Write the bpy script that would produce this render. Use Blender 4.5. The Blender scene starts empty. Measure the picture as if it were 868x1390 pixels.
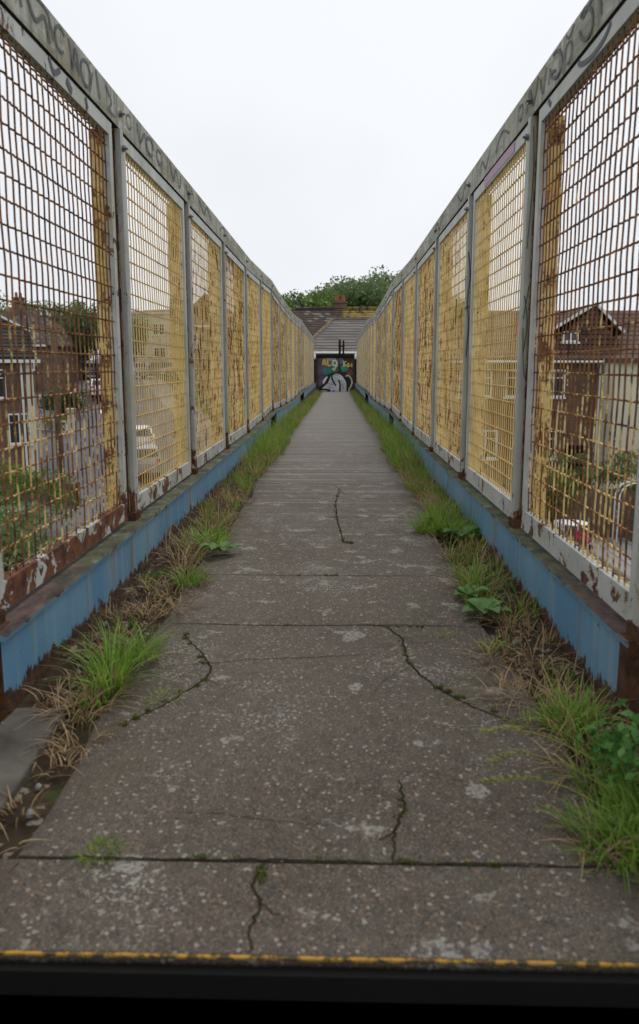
import bpy, math, random
import numpy as np
from mathutils import Vector, Matrix
random.seed(7); rng = np.random.default_rng(7)
R = math.radians
sc = bpy.context.scene
COL = sc.collection

# ------------------------------------------------------------ camera / light
cam_d = bpy.data.cameras.new("camera"); cam = bpy.data.objects.new("camera", cam_d); COL.objects.link(cam)
sc.camera = cam
YAW = math.atan(23.5/977); PIT = math.atan(155/977)
cam.location = (0, 0, 0)
cam.rotation_euler = (math.pi/2 - PIT, 0, YAW)
cam_d.sensor_fit = 'VERTICAL'; cam_d.sensor_height = 36.0; cam_d.lens = 36.0*977/1390
cam_d.shift_y = -45/1390
cam_d.clip_start = 0.05; cam_d.clip_end = 2000
cam_d.dof.use_dof = True; cam_d.dof.focus_distance = 5.2; cam_d.dof.aperture_fstop = 3.7

world = bpy.data.worlds.new("World"); sc.world = world; world.use_nodes = True
wt = world.node_tree; wt.nodes.clear()
sky = wt.nodes.new('ShaderNodeTexSky'); sky.sky_type = 'NISHITA'; sky.sun_disc = False
SUN_EL, SUN_AZ = R(58), R(20)
sky.sun_elevation = SUN_EL; sky.sun_rotation = SUN_AZ; sky.dust_density = 4; sky.air_density = 1.2
hs = wt.nodes.new('ShaderNodeHueSaturation'); hs.inputs['Saturation'].default_value = 0.3
wt.links.new(sky.outputs[0], hs.inputs['Color'])
cloud = wt.nodes.new('ShaderNodeTexNoise'); cloud.inputs['Scale'].default_value = 1.6; cloud.inputs['Detail'].default_value = 4
tc = wt.nodes.new('ShaderNodeTexCoord'); wt.links.new(tc.outputs['Generated'], cloud.inputs['Vector'])
cr = wt.nodes.new('ShaderNodeValToRGB')
cr.color_ramp.elements[0].position = .38; cr.color_ramp.elements[0].color = (7.5, 7.8, 8.2, 1)
cr.color_ramp.elements[1].position = .62; cr.color_ramp.elements[1].color = (8.6, 8.8, 9.15, 1)
wt.links.new(cloud.outputs['Fac'], cr.inputs[0])
mx = wt.nodes.new('ShaderNodeMix'); mx.data_type = 'RGBA'; mx.inputs[0].default_value = .93
wt.links.new(hs.outputs[0], mx.inputs[6]); wt.links.new(cr.outputs[0], mx.inputs[7])
bg = wt.nodes.new('ShaderNodeBackground'); bg.inputs['Strength'].default_value = 0.1
wo = wt.nodes.new('ShaderNodeOutputWorld')
wt.links.new(mx.outputs[2], bg.inputs['Color']); wt.links.new(bg.outputs[0], wo.inputs[0])
sd = bpy.data.lights.new("sun", 'SUN'); sun = bpy.data.objects.new("sun", sd); COL.objects.link(sun)
sd.energy = 1.3; sd.angle = R(30); sd.color = (1, .97, .92)
sdir = Vector((math.sin(SUN_AZ)*math.cos(SUN_EL), math.cos(SUN_AZ)*math.cos(SUN_EL), math.sin(SUN_EL)))
sun.rotation_euler = sdir.to_track_quat('Z', 'Y').to_euler()
sc.view_settings.view_transform = 'Standard'; sc.view_settings.look = 'None'
sc.view_settings.exposure = 0.14; sc.view_settings.gamma = 1.0; sc.view_settings.use_curve_mapping = False

# ------------------------------------------------------------ material helper
class G:
    def __init__(s, name, rough=.8, spec=.3, metal=0):
        s.m = bpy.data.materials.new(name); s.m.use_nodes = True; s.t = s.m.node_tree
        s.b = s.t.nodes['Principled BSDF']; s.b.inputs['Roughness'].default_value = rough
        s.b.inputs['Specular IOR Level'].default_value = spec; s.b.inputs['Metallic'].default_value = metal
        s._c = {}
    def n(s, k): return s.t.nodes.new(k)
    def set(s, inp, v):
        if hasattr(v, 'is_output'): s.t.links.new(v, inp)
        elif isinstance(v, (tuple, list)) and len(v) == 3 and inp.type == 'RGBA': inp.default_value = (*v, 1)
        else: inp.default_value = v
    def co(s, kind='Object'):
        if kind not in s._c: s._c[kind] = s.n('ShaderNodeTexCoord').outputs[kind]
        return s._c[kind]
    def rand(s): return s.n('ShaderNodeObjectInfo').outputs['Random']
    def island(s): return s.n('ShaderNodeNewGeometry').outputs['Random Per Island']
    def normz(s):
        g = s.n('ShaderNodeNewGeometry'); x = s.n('ShaderNodeSeparateXYZ'); s.t.links.new(g.outputs['Normal'], x.inputs[0]); return x.outputs[2]
    def sep(s, v, i):
        x = s.n('ShaderNodeSeparateXYZ'); s.t.links.new(v, x.inputs[0]); return x.outputs[i]
    def oattr(s, name, out='Fac'):
        a = s.n('ShaderNodeAttribute'); a.attribute_type = 'OBJECT'; a.attribute_name = name; return a.outputs[out]
    def jit(s, amt=37.):            # object coords shifted by per-object random
        v = s.n('ShaderNodeVectorMath'); v.operation = 'MULTIPLY_ADD'
        s.set(v.inputs[1], (1, 1, 1)); s.set(v.inputs[0], s.co())
        k = s.math('MULTIPLY', s.rand(), amt); s.t.links.new(k, v.inputs[2]); return v.outputs[0]
    def sc(s, v, sx, sy, sz):
        m = s.n('ShaderNodeMapping'); m.inputs['Scale'].default_value = (sx, sy, sz); s.set(m.inputs[0], v); return m.outputs[0]
    def noise(s, scale, detail=4, v=None, rough=.55, dist=0):
        x = s.n('ShaderNodeTexNoise'); x.inputs['Scale'].default_value = scale; x.inputs['Detail'].default_value = detail
        x.inputs['Roughness'].default_value = rough; x.inputs['Distortion'].default_value = dist
        s.set(x.inputs['Vector'], v if v is not None else s.co()); return x.outputs['Fac']
    def vor(s, scale, v=None, out='Color', feature='F1'):
        x = s.n('ShaderNodeTexVoronoi'); x.inputs['Scale'].default_value = scale; x.feature = feature
        s.set(x.inputs['Vector'], v if v is not None else s.co()); return x.outputs[out]
    def ramp(s, fac, stops, interp='LINEAR'):
        x = s.n('ShaderNodeValToRGB'); r = x.color_ramp; r.interpolation = interp
        while len(r.elements) < len(stops): r.elements.new(.5)
        for e, (p, c) in zip(r.elements, stops):
            e.position = p; e.color = (c, c, c, 1) if isinstance(c, (int, float)) else (*c, 1)
        s.set(x.inputs[0], fac); return x.outputs[0]
    def mix(s, fac, a, b, mode='MIX'):
        x = s.n('ShaderNodeMix'); x.data_type = 'RGBA'; x.blend_type = mode
        s.set(x.inputs[0], fac); s.set(x.inputs[6], a); s.set(x.inputs[7], b); return x.outputs[2]
    def math(s, op, a, b=0, c=None, clamp=False):
        x = s.n('ShaderNodeMath'); x.operation = op; x.use_clamp = clamp; s.set(x.inputs[0], a); s.set(x.inputs[1], b)
        if c is not None: s.set(x.inputs[2], c)
        return x.outputs[0]
    def sstep(s, v, lo, hi):
        x = s.n('ShaderNodeMapRange'); x.interpolation_type = 'SMOOTHSTEP'; s.set(x.inputs[0], v); s.set(x.inputs[1], lo); s.set(x.inputs[2], hi)
        return x.outputs[0]
    def bump(s, h, strength=.4, dist=.005):
        x = s.n('ShaderNodeBump'); x.inputs['Strength'].default_value = strength; x.inputs['Distance'].default_value = dist
        s.set(x.inputs['Height'], h); s.t.links.new(x.outputs[0], s.b.inputs['Normal'])
    def col(s, v): s.set(s.b.inputs['Base Color'], v); return s
    def rough(s, v): s.set(s.b.inputs['Roughness'], v); return s

RUST = (.13, .055, .025); RUSTD = (.05, .022, .018); RUSTO = (.36, .155, .05)

def plain(name, c, rough=.7, spec=.3, var=.15, scale=3, metal=0):
    g = G(name, rough, spec, metal)
    f = g.noise(scale, 5)
    g.col(g.mix(g.ramp(f, [(.3, 0.), (.7, 1.)]), tuple(x*(1-var) for x in c), tuple(min(1, x*(1+var)) for x in c)))
    return g.m

def m_wire():
    g = G('yellow_wire_paint', .6, .35)
    v = g.jit(); r = g.oattr('rust')
    streak = g.noise(7, 5, g.sc(v, 1, 3.2, .8), .65)
    fine = g.noise(60, 3, v, .6)
    a = g.math('ADD', g.math('MULTIPLY', streak, .75), g.math('MULTIPLY', fine, .25))
    th = g.math('SUBTRACT', .68, g.math('MULTIPLY', r, .20))
    th = g.math('SUBTRACT', th, g.math('MULTIPLY', g.math('MULTIPLY', g.sstep(g.sep(g.co(), 2), -.4, .5), g.sstep(r, 1.0, 1.04)), .12))
    m = g.sstep(g.math('SUBTRACT', a, th), -.02, .06)
    yel = g.mix(g.noise(13, 3, v), (.84, .58, .22), (.92, .73, .36))
    yel = g.mix(g.ramp(g.noise(3, 4, v), [(.45, 0.), (.7, .8)]), yel, (.62, .42, .10))
    rus = g.mix(g.ramp(g.noise(16, 4, v), [(.3, 0.), (.7, 1.)]), RUSTD, RUSTO)
    # brown bands where wires cross: each horizontal's shade line painted in, and rust
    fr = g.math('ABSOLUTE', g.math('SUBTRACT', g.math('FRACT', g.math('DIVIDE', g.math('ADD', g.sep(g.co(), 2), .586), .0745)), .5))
    shade_rust = g.math('MULTIPLY', g.sstep(fr, .22, .05), g.math('MULTIPLY_ADD', g.noise(8, 4, v), .9, .1))
    yel = g.mix(g.math('MULTIPLY', shade_rust, .42), yel, (.38, .20, .06))
    yel = g.mix(g.ramp(g.noise(9, 5, g.sc(v, 1, 2.5, .35), .7), [(.50, 0.), (.66, .6)]), yel, (.56, .28, .075))
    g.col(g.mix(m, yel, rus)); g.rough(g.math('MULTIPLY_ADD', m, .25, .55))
    g.bump(fine, .3, .001); return g.m
def m_frame(name='pale_frame_paint', base=(.52, .53, .51)):
    g = G(name, .55, .35)
    v = g.jit(); r = g.oattr('rust')
    c = g.mix(g.ramp(g.noise(5, 5, v), [(.35, 0.), (.65, 1.)]), tuple(x*.78 for x in base), base)
    alg = g.ramp(g.noise(4, 5, g.sc(v, 1, 1.3, .6), .65), [(.52, 0.), (.66, .6)])
    c = g.mix(alg, c, (.29, .29, .15))
    n = g.noise(9, 6, v, .7, .6)
    th = g.math('ADD', g.math('SUBTRACT', .72, g.math('MULTIPLY', r, .30)), g.math('MULTIPLY', g.sstep(g.sep(g.co(), 2), -.68, -.45), .15))
    m = g.sstep(g.math('SUBTRACT', n, th), -.01, .025)
    rus = g.mix(g.ramp(g.noise(22, 4, v), [(.35, 0.), (.7, 1.)]), RUSTD, (.22, .08, .028))
    g.col(g.mix(m, c, rus)); g.rough(g.math('MULTIPLY_ADD', m, .35, .5))
    g.bump(g.math('ADD', g.noise(40, 4, v), g.math('MULTIPLY', m, -.8)), .4, .002); return g.m
def m_rail():
    g = G('handrail_paint', .6, .35)
    v = g.co()
    c = g.mix(g.ramp(g.noise(3.2, 6), [(.35, 0.), (.65, 1.)]), (.27, .27, .23), (.47, .47, .41))
    alg = g.ramp(g.noise(5.5, 6, g.sc(v, 1, .5, 2.2), .7), [(.47, 0.), (.6, .8)])
    c = g.mix(alg, c, (.17, .155, .07))
    tan = g.ramp(g.noise(7, 5, g.sc(v, 1, .6, 1), .6), [(.56, 0.), (.66, .7)])
    c = g.mix(tan, c, (.36, .29, .17))
    drip = g.ramp(g.noise(30, 4, g.sc(v, 1, 1, .07), .6), [(.5, 0.), (.62, .65)])
    c = g.mix(drip, c, (.075, .07, .055))
    spots = g.sstep(g.noise(16, 6, None, .75, .5), .60, .63); c = g.mix(g.math('MULTIPLY', spots, .8), c, (.11, .06, .03))
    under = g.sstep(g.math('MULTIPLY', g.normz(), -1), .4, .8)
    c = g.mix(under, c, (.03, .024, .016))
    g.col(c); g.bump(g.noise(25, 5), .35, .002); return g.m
def m_girder():
    g = G('blue_girder_paint', .5, .4)
    v = g.co(); z = g.sep(v, 2)
    c = g.mix(g.ramp(g.noise(3, 5, g.sc(v, 1, 1, .35)), [(.35, 0.), (.65, 1.)]), (.11, .25, .38), (.18, .335, .46))
    c = g.mix(g.ramp(g.noise(1.3, 3), [(.42, 0.), (.6, .8)]), c, (.10, .235, .40))
    c = g.mix(g.ramp(g.noise(22, 3, g.sc(v, 1, 1, .05)), [(.5, 0.), (.68, .55)]), c, (.27, .34, .34))
    streak = g.ramp(g.noise(12, 3, g.sc(v, 1, 1, .045), .5), [(.60, 0.), (.68, .75)])
    c = g.mix(streak, c, (.24, .14, .065))
    # ragged rusted foot and spots
    e = g.math('ADD', g.math('MULTIPLY', g.noise(16, 6, g.sc(v, 1, 1, .45), .75), .20), z)
    foot = g.sstep(g.math('ADD', g.math('MULTIPLY', e, -1), g.math('MULTIPLY', g.math('SUBTRACT', g.noise(1.6, 4), .5), .16)), .822, .834)
    spot = g.sstep(g.noise(18, 6, v, .7, .5), .685, .70)
    lip = g.sstep(g.math('ADD', g.noise(6, 6, v, .7), g.math('MULTIPLY', g.sstep(z, -.766, -.745), .10)), .60, .63)
    m = g.math('MAXIMUM', g.math('MAXIMUM', foot, spot), g.math('MULTIPLY', lip, g.sstep(z, -.80, -.75)))
    rus = g.mix(g.ramp(g.noise(30, 5), [(.35, 0.), (.7, 1.)]), (.022, .013, .009), (.12, .05, .025))
    c = g.mix(m, c, rus)
    top = g.sstep(g.normz(), .5, .8)
    moss = g.mix(g.ramp(g.noise(9, 6, None, .7), [(.4, 0.), (.65, 1.)]), (.028, .024, .018), (.10, .12, .05))
    moss = g.mix(g.ramp(g.noise(14, 5, None, .7), [(.55, 0.), (.68, .8)]), moss, (.20, .20, .18))
    rot = g.mix(g.ramp(g.noise(11, 6, g.sc(v, 1, .5, 1), .75), [(.38, 0.), (.62, 1.)]), (.018, .012, .010), (.13, .085, .075))
    moss = g.mix(g.sstep(g.math('ADD', g.sep(v, 1), g.math('MULTIPLY', g.noise(4, 4), 1.2)), 3.5, 2.7), moss, rot)
    c = g.mix(top, c, moss)
    g.col(c); g.rough(g.math('MULTIPLY_ADD', g.math('MAXIMUM', m, top), .4, .45))
    g.bump(g.math('ADD', g.noise(30, 5), g.math('MULTIPLY', m, -1.2)), .45, .003); return g.m
def m_deck():
    g = G('aggregate_deck', .82, .25)
    v = g.co()
    big = g.ramp(g.noise(1.1, 6, None, .6), [(.32, 0.), (.68, 1.)])
    c = g.mix(big, (.052, .041, .033), (.100, .085, .072))
    c = g.mix(g.ramp(g.noise(26, 4), [(.3, 0.), (.7, 1.)]), c, g.mix(.5, c, (.135, .115, .095)))
    vc = g.vor(330, None); r1 = g.sep(vc, 0); r2 = g.sep(vc, 1)
    c = g.mix(g.math('MULTIPLY', g.sstep(r1, .84, .94), .5), c, (.28, .245, .20))
    c = g.mix(g.math('MULTIPLY', g.sstep(r2, .86, .90), .45), c, (.19, .12, .065))
    c = g.mix(g.math('MULTIPLY', g.sstep(r2, .14, .08), .8), c, (.022, .02, .018))
    vb = g.vor(150); c = g.mix(g.math('MULTIPLY', g.sstep(g.sep(vb, 0), .965, .975), .7), c, (.34, .31, .26)); c = g.mix(g.math('MULTIPLY', g.sstep(g.sep(vb, 1), .97, .98), .6), c, (.22, .14, .08))
    # lichen blotches, greyer further along
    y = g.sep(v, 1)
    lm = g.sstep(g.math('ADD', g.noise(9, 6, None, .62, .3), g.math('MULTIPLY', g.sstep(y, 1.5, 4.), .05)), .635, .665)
    c = g.mix(g.math('MULTIPLY', lm, g.math('MULTIPLY', g.sstep(g.noise(70, 4, None, .7), .38, .56), .75)), c, (.30, .29, .26))
    wear = g.math('MULTIPLY', g.sstep(g.noise(2.6, 4, None, .6), .53, .62), g.sstep(g.noise(110, 3, None, .6), .56, .62)); c = g.mix(g.math('MULTIPLY', wear, .75), c, (.33, .32, .29))
    sl = g.math('FLOOR', g.math('DIVIDE', g.math('SUBTRACT', y, 1.94), .65))
    wn = g.n('ShaderNodeTexWhiteNoise'); wn.noise_dimensions = '1D'; g.set(wn.inputs['W'], sl)
    band = g.noise(1.0, 5, g.sc(v, .35, 9, 1), .65)
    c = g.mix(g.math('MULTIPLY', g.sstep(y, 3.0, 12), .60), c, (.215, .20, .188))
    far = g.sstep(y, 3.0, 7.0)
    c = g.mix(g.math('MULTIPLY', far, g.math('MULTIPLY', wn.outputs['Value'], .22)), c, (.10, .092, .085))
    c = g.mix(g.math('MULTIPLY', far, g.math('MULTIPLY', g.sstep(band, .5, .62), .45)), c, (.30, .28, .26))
    fj = g.math('ABSOLUTE', g.math('SUBTRACT', g.math('FRACT', g.math('DIVIDE', g.math('SUBTRACT', y, 1.94-.325), .65)), .5))
    c = g.mix(g.math('MULTIPLY', g.sstep(y, 4.2, 6.0), g.math('MULTIPLY', g.sstep(fj, .05, .02), .2)), c, (.045, .04, .034))
    moss = g.sstep(g.noise(2.2, 6, None, .62), .56, .68)
    c = g.mix(g.math('MULTIPLY', g.math('MULTIPLY', moss, .5), g.sstep(y, 5, 2)), c, (.05, .05, .018))
    # dirt near the edges of the walk
    x = g.math('ABSOLUTE', g.math('ADD', g.sep(v, 0), .05)); ed = g.sstep(g.math('ADD', x, g.math('MULTIPLY', g.noise(6, 5), .25)), .60, .80)
    c = g.mix(g.math('MULTIPLY', ed, .75), c, (.042, .032, .022))
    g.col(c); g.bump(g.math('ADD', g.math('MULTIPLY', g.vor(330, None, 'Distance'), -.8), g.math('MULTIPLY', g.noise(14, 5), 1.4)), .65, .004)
    return g.m
def m_soil():
    g = G('verge_soil', .95, .1)
    c = g.mix(g.ramp(g.noise(9, 6, None, .7), [(.35, 0.), (.65, 1.)]), (.022, .016, .011), (.07, .05, .032))
    c = g.mix(g.sstep(g.noise(5, 6, None, .7), .55, .62), c, (.05, .065, .02))
    c = g.mix(g.sstep(g.sep(g.vor(60), 0), .93, .96), c, (.22, .19, .15))
    g.col(c); g.bump(g.noise(30, 6, None, .7), .9, .02); return g.m
def m_conc(name='old_concrete', a=(.10, .095, .085), b=(.20, .19, .17)):
    g = G(name, .9, .2)
    c = g.mix(g.ramp(g.noise(5, 7, None, .65), [(.35, 0.), (.65, 1.)]), a, b)
    c = g.mix(g.sstep(g.noise(10, 5, None, .7), .6, .68), c, (.045, .042, .035))
    g.col(c); g.bump(g.noise(40, 6), .5, .004); return g.m
def m_leaf(name, a, b, trans=.3):
    g = G(name, .55, .35)
    i = g.island(); c = g.mix(i, a, b)
    c = g.mix(g.math('MULTIPLY', g.sstep(g.rand(), .0, 1.), .35), c, tuple(x*.6 for x in a))
    g.col(c)
    tr = g.n('ShaderNodeBsdfTranslucent'); g.set(tr.inputs[0], c)
    mxs = g.n('ShaderNodeMixShader'); mxs.inputs[0].default_value = trans
    g.t.links.new(g.b.outputs[0], mxs.inputs[1]); g.t.links.new(tr.outputs[0], mxs.inputs[2])
    g.t.links.new(mxs.outputs[0], g.t.nodes['Material Output'].inputs[0]); return g.m
def m_brick(name, a, b, mortar, axis='x', scale=1.0):
    g = G(name, .88, .2)
    v = g.co()
    cb = g.n('ShaderNodeCombineXYZ'); g.set(cb.inputs[0], g.sep(v, 0) if axis == 'x' else g.sep(v, 1)); g.set(cb.inputs[1], g.sep(v, 2))
    br = g.n('ShaderNodeTexBrick'); g.set(br.inputs['Vector'], cb.outputs[0]); br.inputs['Scale'].default_value = 1
    br.inputs['Brick Width'].default_value = .225*scale; br.inputs['Row Height'].default_value = .075*scale; br.inputs['Mortar Size'].default_value = .010*scale
    g.set(br.inputs['Color1'], a); g.set(br.inputs['Color2'], b); g.set(br.inputs['Mortar'], mortar)
    c = g.mix(g.ramp(g.noise(1.2, 5), [(.35, .0), (.7, .5)]), br.outputs['Color'], tuple(x*.5 for x in a))
    g.col(c); g.bump(g.math('MULTIPLY', br.outputs['Fac'], -1), .5, .006); return g.m
def m_tiles(name, a, b, row=.3, colw=.25, spots=None, lichen=False):
    g = G(name, .85, .2)
    v = g.co(); z = g.sep(v, 2)
    saw = g.math('FRACT', g.math('DIVIDE', z, row)); 
    c = g.mix(g.noise(4, 5), a, b)
    u = g.math('FLOOR', g.math('DIVIDE', g.math('ADD', g.sep(v, 0), g.sep(v, 1)), colw)); w = g.math('FLOOR', g.math('DIVIDE', z, row))
    cb = g.n('ShaderNodeCombineXYZ'); g.set(cb.inputs[0], u); g.set(cb.inputs[1], w)
    wn = g.n('ShaderNodeTexWhiteNoise'); wn.noise_dimensions = '2D'; g.set(wn.inputs['Vector'], cb.outputs[0])
    c = g.mix(g.math('MULTIPLY', wn.outputs['Value'], .45), c, tuple(x*1.7 for x in b))
    if spots: c = g.mix(g.sstep(wn.outputs['Value'], .86, .9), c, spots)
    if lichen:
        lx = g.math('MULTIPLY', g.sstep(g.sep(v, 0), .2, .5), g.sstep(z, Z_LICHEN-.9, Z_LICHEN-.35)); c = g.mix(g.math('MULTIPLY', lx, g.sstep(g.noise(2.3, 5, None, .7), .42, .5)), c, (.34, .25, .06))
    line = g.sstep(saw, .34, .12)
    c = g.mix(line, c, (.012, .01, .009))
    g.col(c); g.bump(saw, .8, .03); return g.m

M = {}
Z_LICHEN = 3.42    # ridge height
M['wire'] = m_wire(); M['frame'] = m_frame(); M['rail'] = m_rail(); M['girder'] = m_girder(); M['deck'] = m_deck(); M['soil'] = m_soil()
M['post'] = m_frame('post_paint', (.42, .42, .38)); M['yellowfin'] = M['wire']
M['conc'] = m_conc(); M['darksteel'] = plain('dark_step_steel', (.009, .0085, .008), .85, .1)
g = G('worn_yellow_paint', .75); g.col(g.mix(g.ramp(g.noise(35, 6, None, .75), [(.46, 0.), (.54, 1.)]), (.40, .22, .03), (.06, .045, .02))); M['yline'] = g.m
M['bolt'] = plain('bolt_steel', (.20, .19, .20), .4, .5, .5, 60, .5)
M['crack'] = plain('crack_dirt', (.024, .019, .012), .95, .1, .5, 40)
M['moss'] = m_leaf('crack_moss', (.07, .10, .012), (.13, .16, .02), .1)
M['grass'] = m_leaf('grass_blade', (.11, .23, .022), (.28, .43, .06), .45)
M['grassY'] = m_leaf('yellow_grass_blade', (.22, .27, .04), (.42, .44, .10), .4)
M['straw'] = m_leaf('dead_straw', (.16, .09, .04), (.58, .41, .22), .3)
M['broad'] = m_leaf('broad_leaf', (.06, .17, .03), (.12, .26, .06), .3)
M['leafA'] = m_leaf('tree_leaf', (.12, .185, .07), (.23, .30, .13), .55)
M['leafB'] = m_leaf('bright_leaf', (.085, .16, .025), (.18, .27, .055), .35)
M['leafD'] = m_leaf('dark_leaf', (.05, .09, .032), (.10, .15, .05), .35)
M['leafY'] = m_leaf('yellow_leaf', (.18, .20, .02), (.35, .33, .04), .3)
M['bark'] = plain('bark', (.07, .055, .04), .9, .1, .4, 9)
M['road'] = plain('road_asphalt', (.13, .125, .135), .85, .2, .12, 1.5)
M['pave'] = plain('pavement_slab', (.24, .23, .22), .85, .2, .12, 2)
M['white'] = plain('white_upvc', (.75, .76, .76), .4, .4, .05)
M['cream'] = plain('cream_render', (.66, .62, .50), .85, .2, .06, 1)
M['glass'] = plain('window_glass', (.03, .035, .04), .08, .6, .3, 2)
M['brickR'] = m_brick('brown_brick', (.135, .072, .052), (.20, .115, .08), (.19, .165, .14))
M['brickW'] = m_brick('dark_wall_brick', (.050, .036, .036), (.085, .055, .052), (.05, .045, .045))
M['tileB'] = m_tiles('brown_roof_tile', (.068, .048, .042), (.105, .078, .066), .15, .26, (.21, .20, .17), True)
M['tileG'] = m_tiles('grey_roof_tile', (.10, .085, .078), (.145, .13, .12), .155, .9)
M['tileR'] = m_tiles('red_brown_roof_tile', (.085, .050, .040), (.12, .075, .06), .22, .25)
M['hill'] = plain('terrain_grass', (.06, .09, .03), .95, .1, .35, .4)
M['wood'] = plain('weathered_wood', (.13, .10, .075), .9, .15, .3, 12)
M['black'] = plain('black_rubber', (.02, .02, .02), .8)
M['alloy'] = plain('wheel_alloy', (.35, .35, .36), .35, .5, .1, 3, .6)
M['red'] = plain('red_board', (.55, .045, .025), .6)
M['pink'] = plain('pink_petals', (.55, .06, .16), .7, var=.5, scale=20)
M['terra'] = plain('terracotta', (.28, .11, .05), .8)
g = G('car_paint', .3, .5); g.col(g.oattr('paint', 'Color')); M['car'] = g.m
def paintmat(name, c, under=(.3, .3, .26), cover=.9):
    g = G(name, .6, .3); f = g.noise(28, 5, None, .7)
    g.col(g.mix(g.ramp(f, [(.30, 1-cover), (.62, 1.-cover*.2 if cover < .9 else .12)]), c, under)); return g.m
M['gdark'] = paintmat('graffiti_grey', (.055, .058, .072), (.26, .26, .22), .9)
M['gpurp'] = paintmat('graffiti_purple', (.28, .17, .36), (.42, .42, .40), .85)
M['gpink'] = paintmat('graffiti_pink', (.48, .30, .42), (.42, .40, .38), .9)
M['gblack'] = plain('graffiti_black', (.012, .012, .014), .6)
M['gsilver'] = plain('graffiti_silver', (.52, .52, .55), .5, var=.35, scale=4)
M['gyel'] = plain('graffiti_yellow', (.55, .42, .10), .6, var=.3)
M['gteal'] = plain('graffiti_teal', (.03, .20, .16), .6, var=.4)
M['gcream'] = plain('graffiti_cream', (.50, .50, .36), .6, var=.3)
M['gmauve'] = plain('graffiti_mauve', (.10, .07, .12), .7, var=.4)

# ------------------------------------------------------------ object helpers
def tag(o, label=None, cat=None, group=None, kind=None):
    if label: o['label'] = label
    if cat: o['category'] = cat
    if group: o['group'] = group
    if kind: o['kind'] = kind
    return o
def empty(name, loc=(0, 0, 0), rz=0, label=None, cat=None, group=None):
    o = bpy.data.objects.new(name, None); COL.objects.link(o); o.location = loc; o.rotation_euler = (0, 0, rz); o.empty_display_size = .2
    return tag(o, label, cat, group)
def link(name, me, mats, parent=None, loc=(0, 0, 0)):
    o = bpy.data.objects.new(name, me); COL.objects.link(o); o.location = loc
    if mats is not None:
        me.materials.clear()
        for m in (mats if isinstance(mats, (list, tuple)) else [mats]): me.materials.append(m)
    if parent: o.parent = parent
    return o
class MB:
    def __init__(s): s.v = []; s.f = []; s.mi = []
    def add(s, vs, fs, mi=0):
        b = len(s.v); s.v += [tuple(p) for p in vs]; s.f += [tuple(i+b for i in f) for f in fs]; s.mi += [mi]*len(fs); return s
    def box(s, x0, x1, y0, y1, z0, z1, mi=0):
        return s.add([(x, y, z) for z in (z0, z1) for y in (y0, y1) for x in (x0, x1)],
                     [(0, 2, 3, 1), (4, 5, 7, 6), (0, 1, 5, 4), (2, 6, 7, 3), (0, 4, 6, 2), (1, 3, 7, 5)], mi)
    def tube(s, pts, r, n=6, mi=0, cap=True):
        pts = [Vector(p) for p in pts]; rr = r if isinstance(r, (list, tuple)) else [r]*len(pts)
        vs = []; fs = []
        for i, p in enumerate(pts):
            d = (pts[min(i+1, len(pts)-1)]-pts[max(i-1, 0)]).normalized()
            a = d.orthogonal().normalized() if abs(d.z) < .9 else Vector((1, 0, 0)).cross(d).normalized()
            if abs(d.z) < .9: a = Vector((0, 0, 1)).cross(d).normalized()
            b = d.cross(a)
            for k in range(n):
                t = 2*math.pi*k/n; vs.append(p+(a*math.cos(t)+b*math.sin(t))*rr[i])
        for i in range(len(pts)-1):
            for k in range(n): fs.append((i*n+k, i*n+(k+1) % n, (i+1)*n+(k+1) % n, (i+1)*n+k))
        if cap: fs.append(tuple(range(n))[::-1]); fs.append(tuple((len(pts)-1)*n+k for k in range(n)))
        return s.add(vs, fs, mi)
    def prism(s, poly, ax, a, b, mi=0):
        """poly in the two other axes, extruded along ax from a to b"""
        def P(u, v, w):
            return {'x': (w, u, v), 'y': (u, w, v), 'z': (u, v, w)}[ax]
        n = len(poly)
        vs = [P(u, v, a) for u, v in poly]+[P(u, v, b) for u, v in poly]
        fs = [tuple(range(n)), tuple(range(2*n-1, n-1, -1))]+[(i, i+n, (i+1) % n+n, (i+1) % n) for i in range(n)]
        return s.add(vs, fs, mi)
    def build(s, name, mats, parent=None, smooth=False, bevel=0, loc=(0, 0, 0)):
        me = bpy.data.meshes.new(name); me.from_pydata(s.v, [], s.f); me.update()
        if len(set(s.mi)) > 1: me.polygons.foreach_set('material_index', s.mi)
        import bmesh
        bm = bmesh.new(); bm.from_mesh(me); bmesh.ops.recalc_face_normals(bm, faces=bm.faces); bm.to_mesh(me); bm.free()
        if smooth: me.polygons.foreach_set('use_smooth', [True]*len(me.polygons))
        o = link(name, me, mats, parent, loc)
        if bevel:
            b = o.modifiers.new('bevel', 'BEVEL'); b.width = bevel; b.segments = 2; b.limit_method = 'ANGLE'; b.angle_limit = R(40)
        return o
def npmesh(name, verts, quads, mats, parent=None, loc=(0, 0, 0)):
    me = bpy.data.meshes.new(name); verts = np.asarray(verts, np.float32); quads = np.asarray(quads, np.int32)
    me.vertices.add(len(verts)); me.vertices.foreach_set('co', verts.ravel())
    me.loops.add(quads.size); me.loops.foreach_set('vertex_index', quads.ravel())
    me.polygons.add(len(quads)); me.polygons.foreach_set('loop_start', np.arange(len(quads))*quads.shape[1])
    me.update(calc_edges=True); me.validate()
    return link(name, me, mats, parent, loc)
def copy_tree(o, parent=None):
    c = o.copy(); COL.objects.link(c); c.parent = parent
    for ch in [x for x in KIDS(o)]: copy_tree(ch, c)
    return c
def KIDS(o): return [x for x in COL.objects if x.parent == o]
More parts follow.
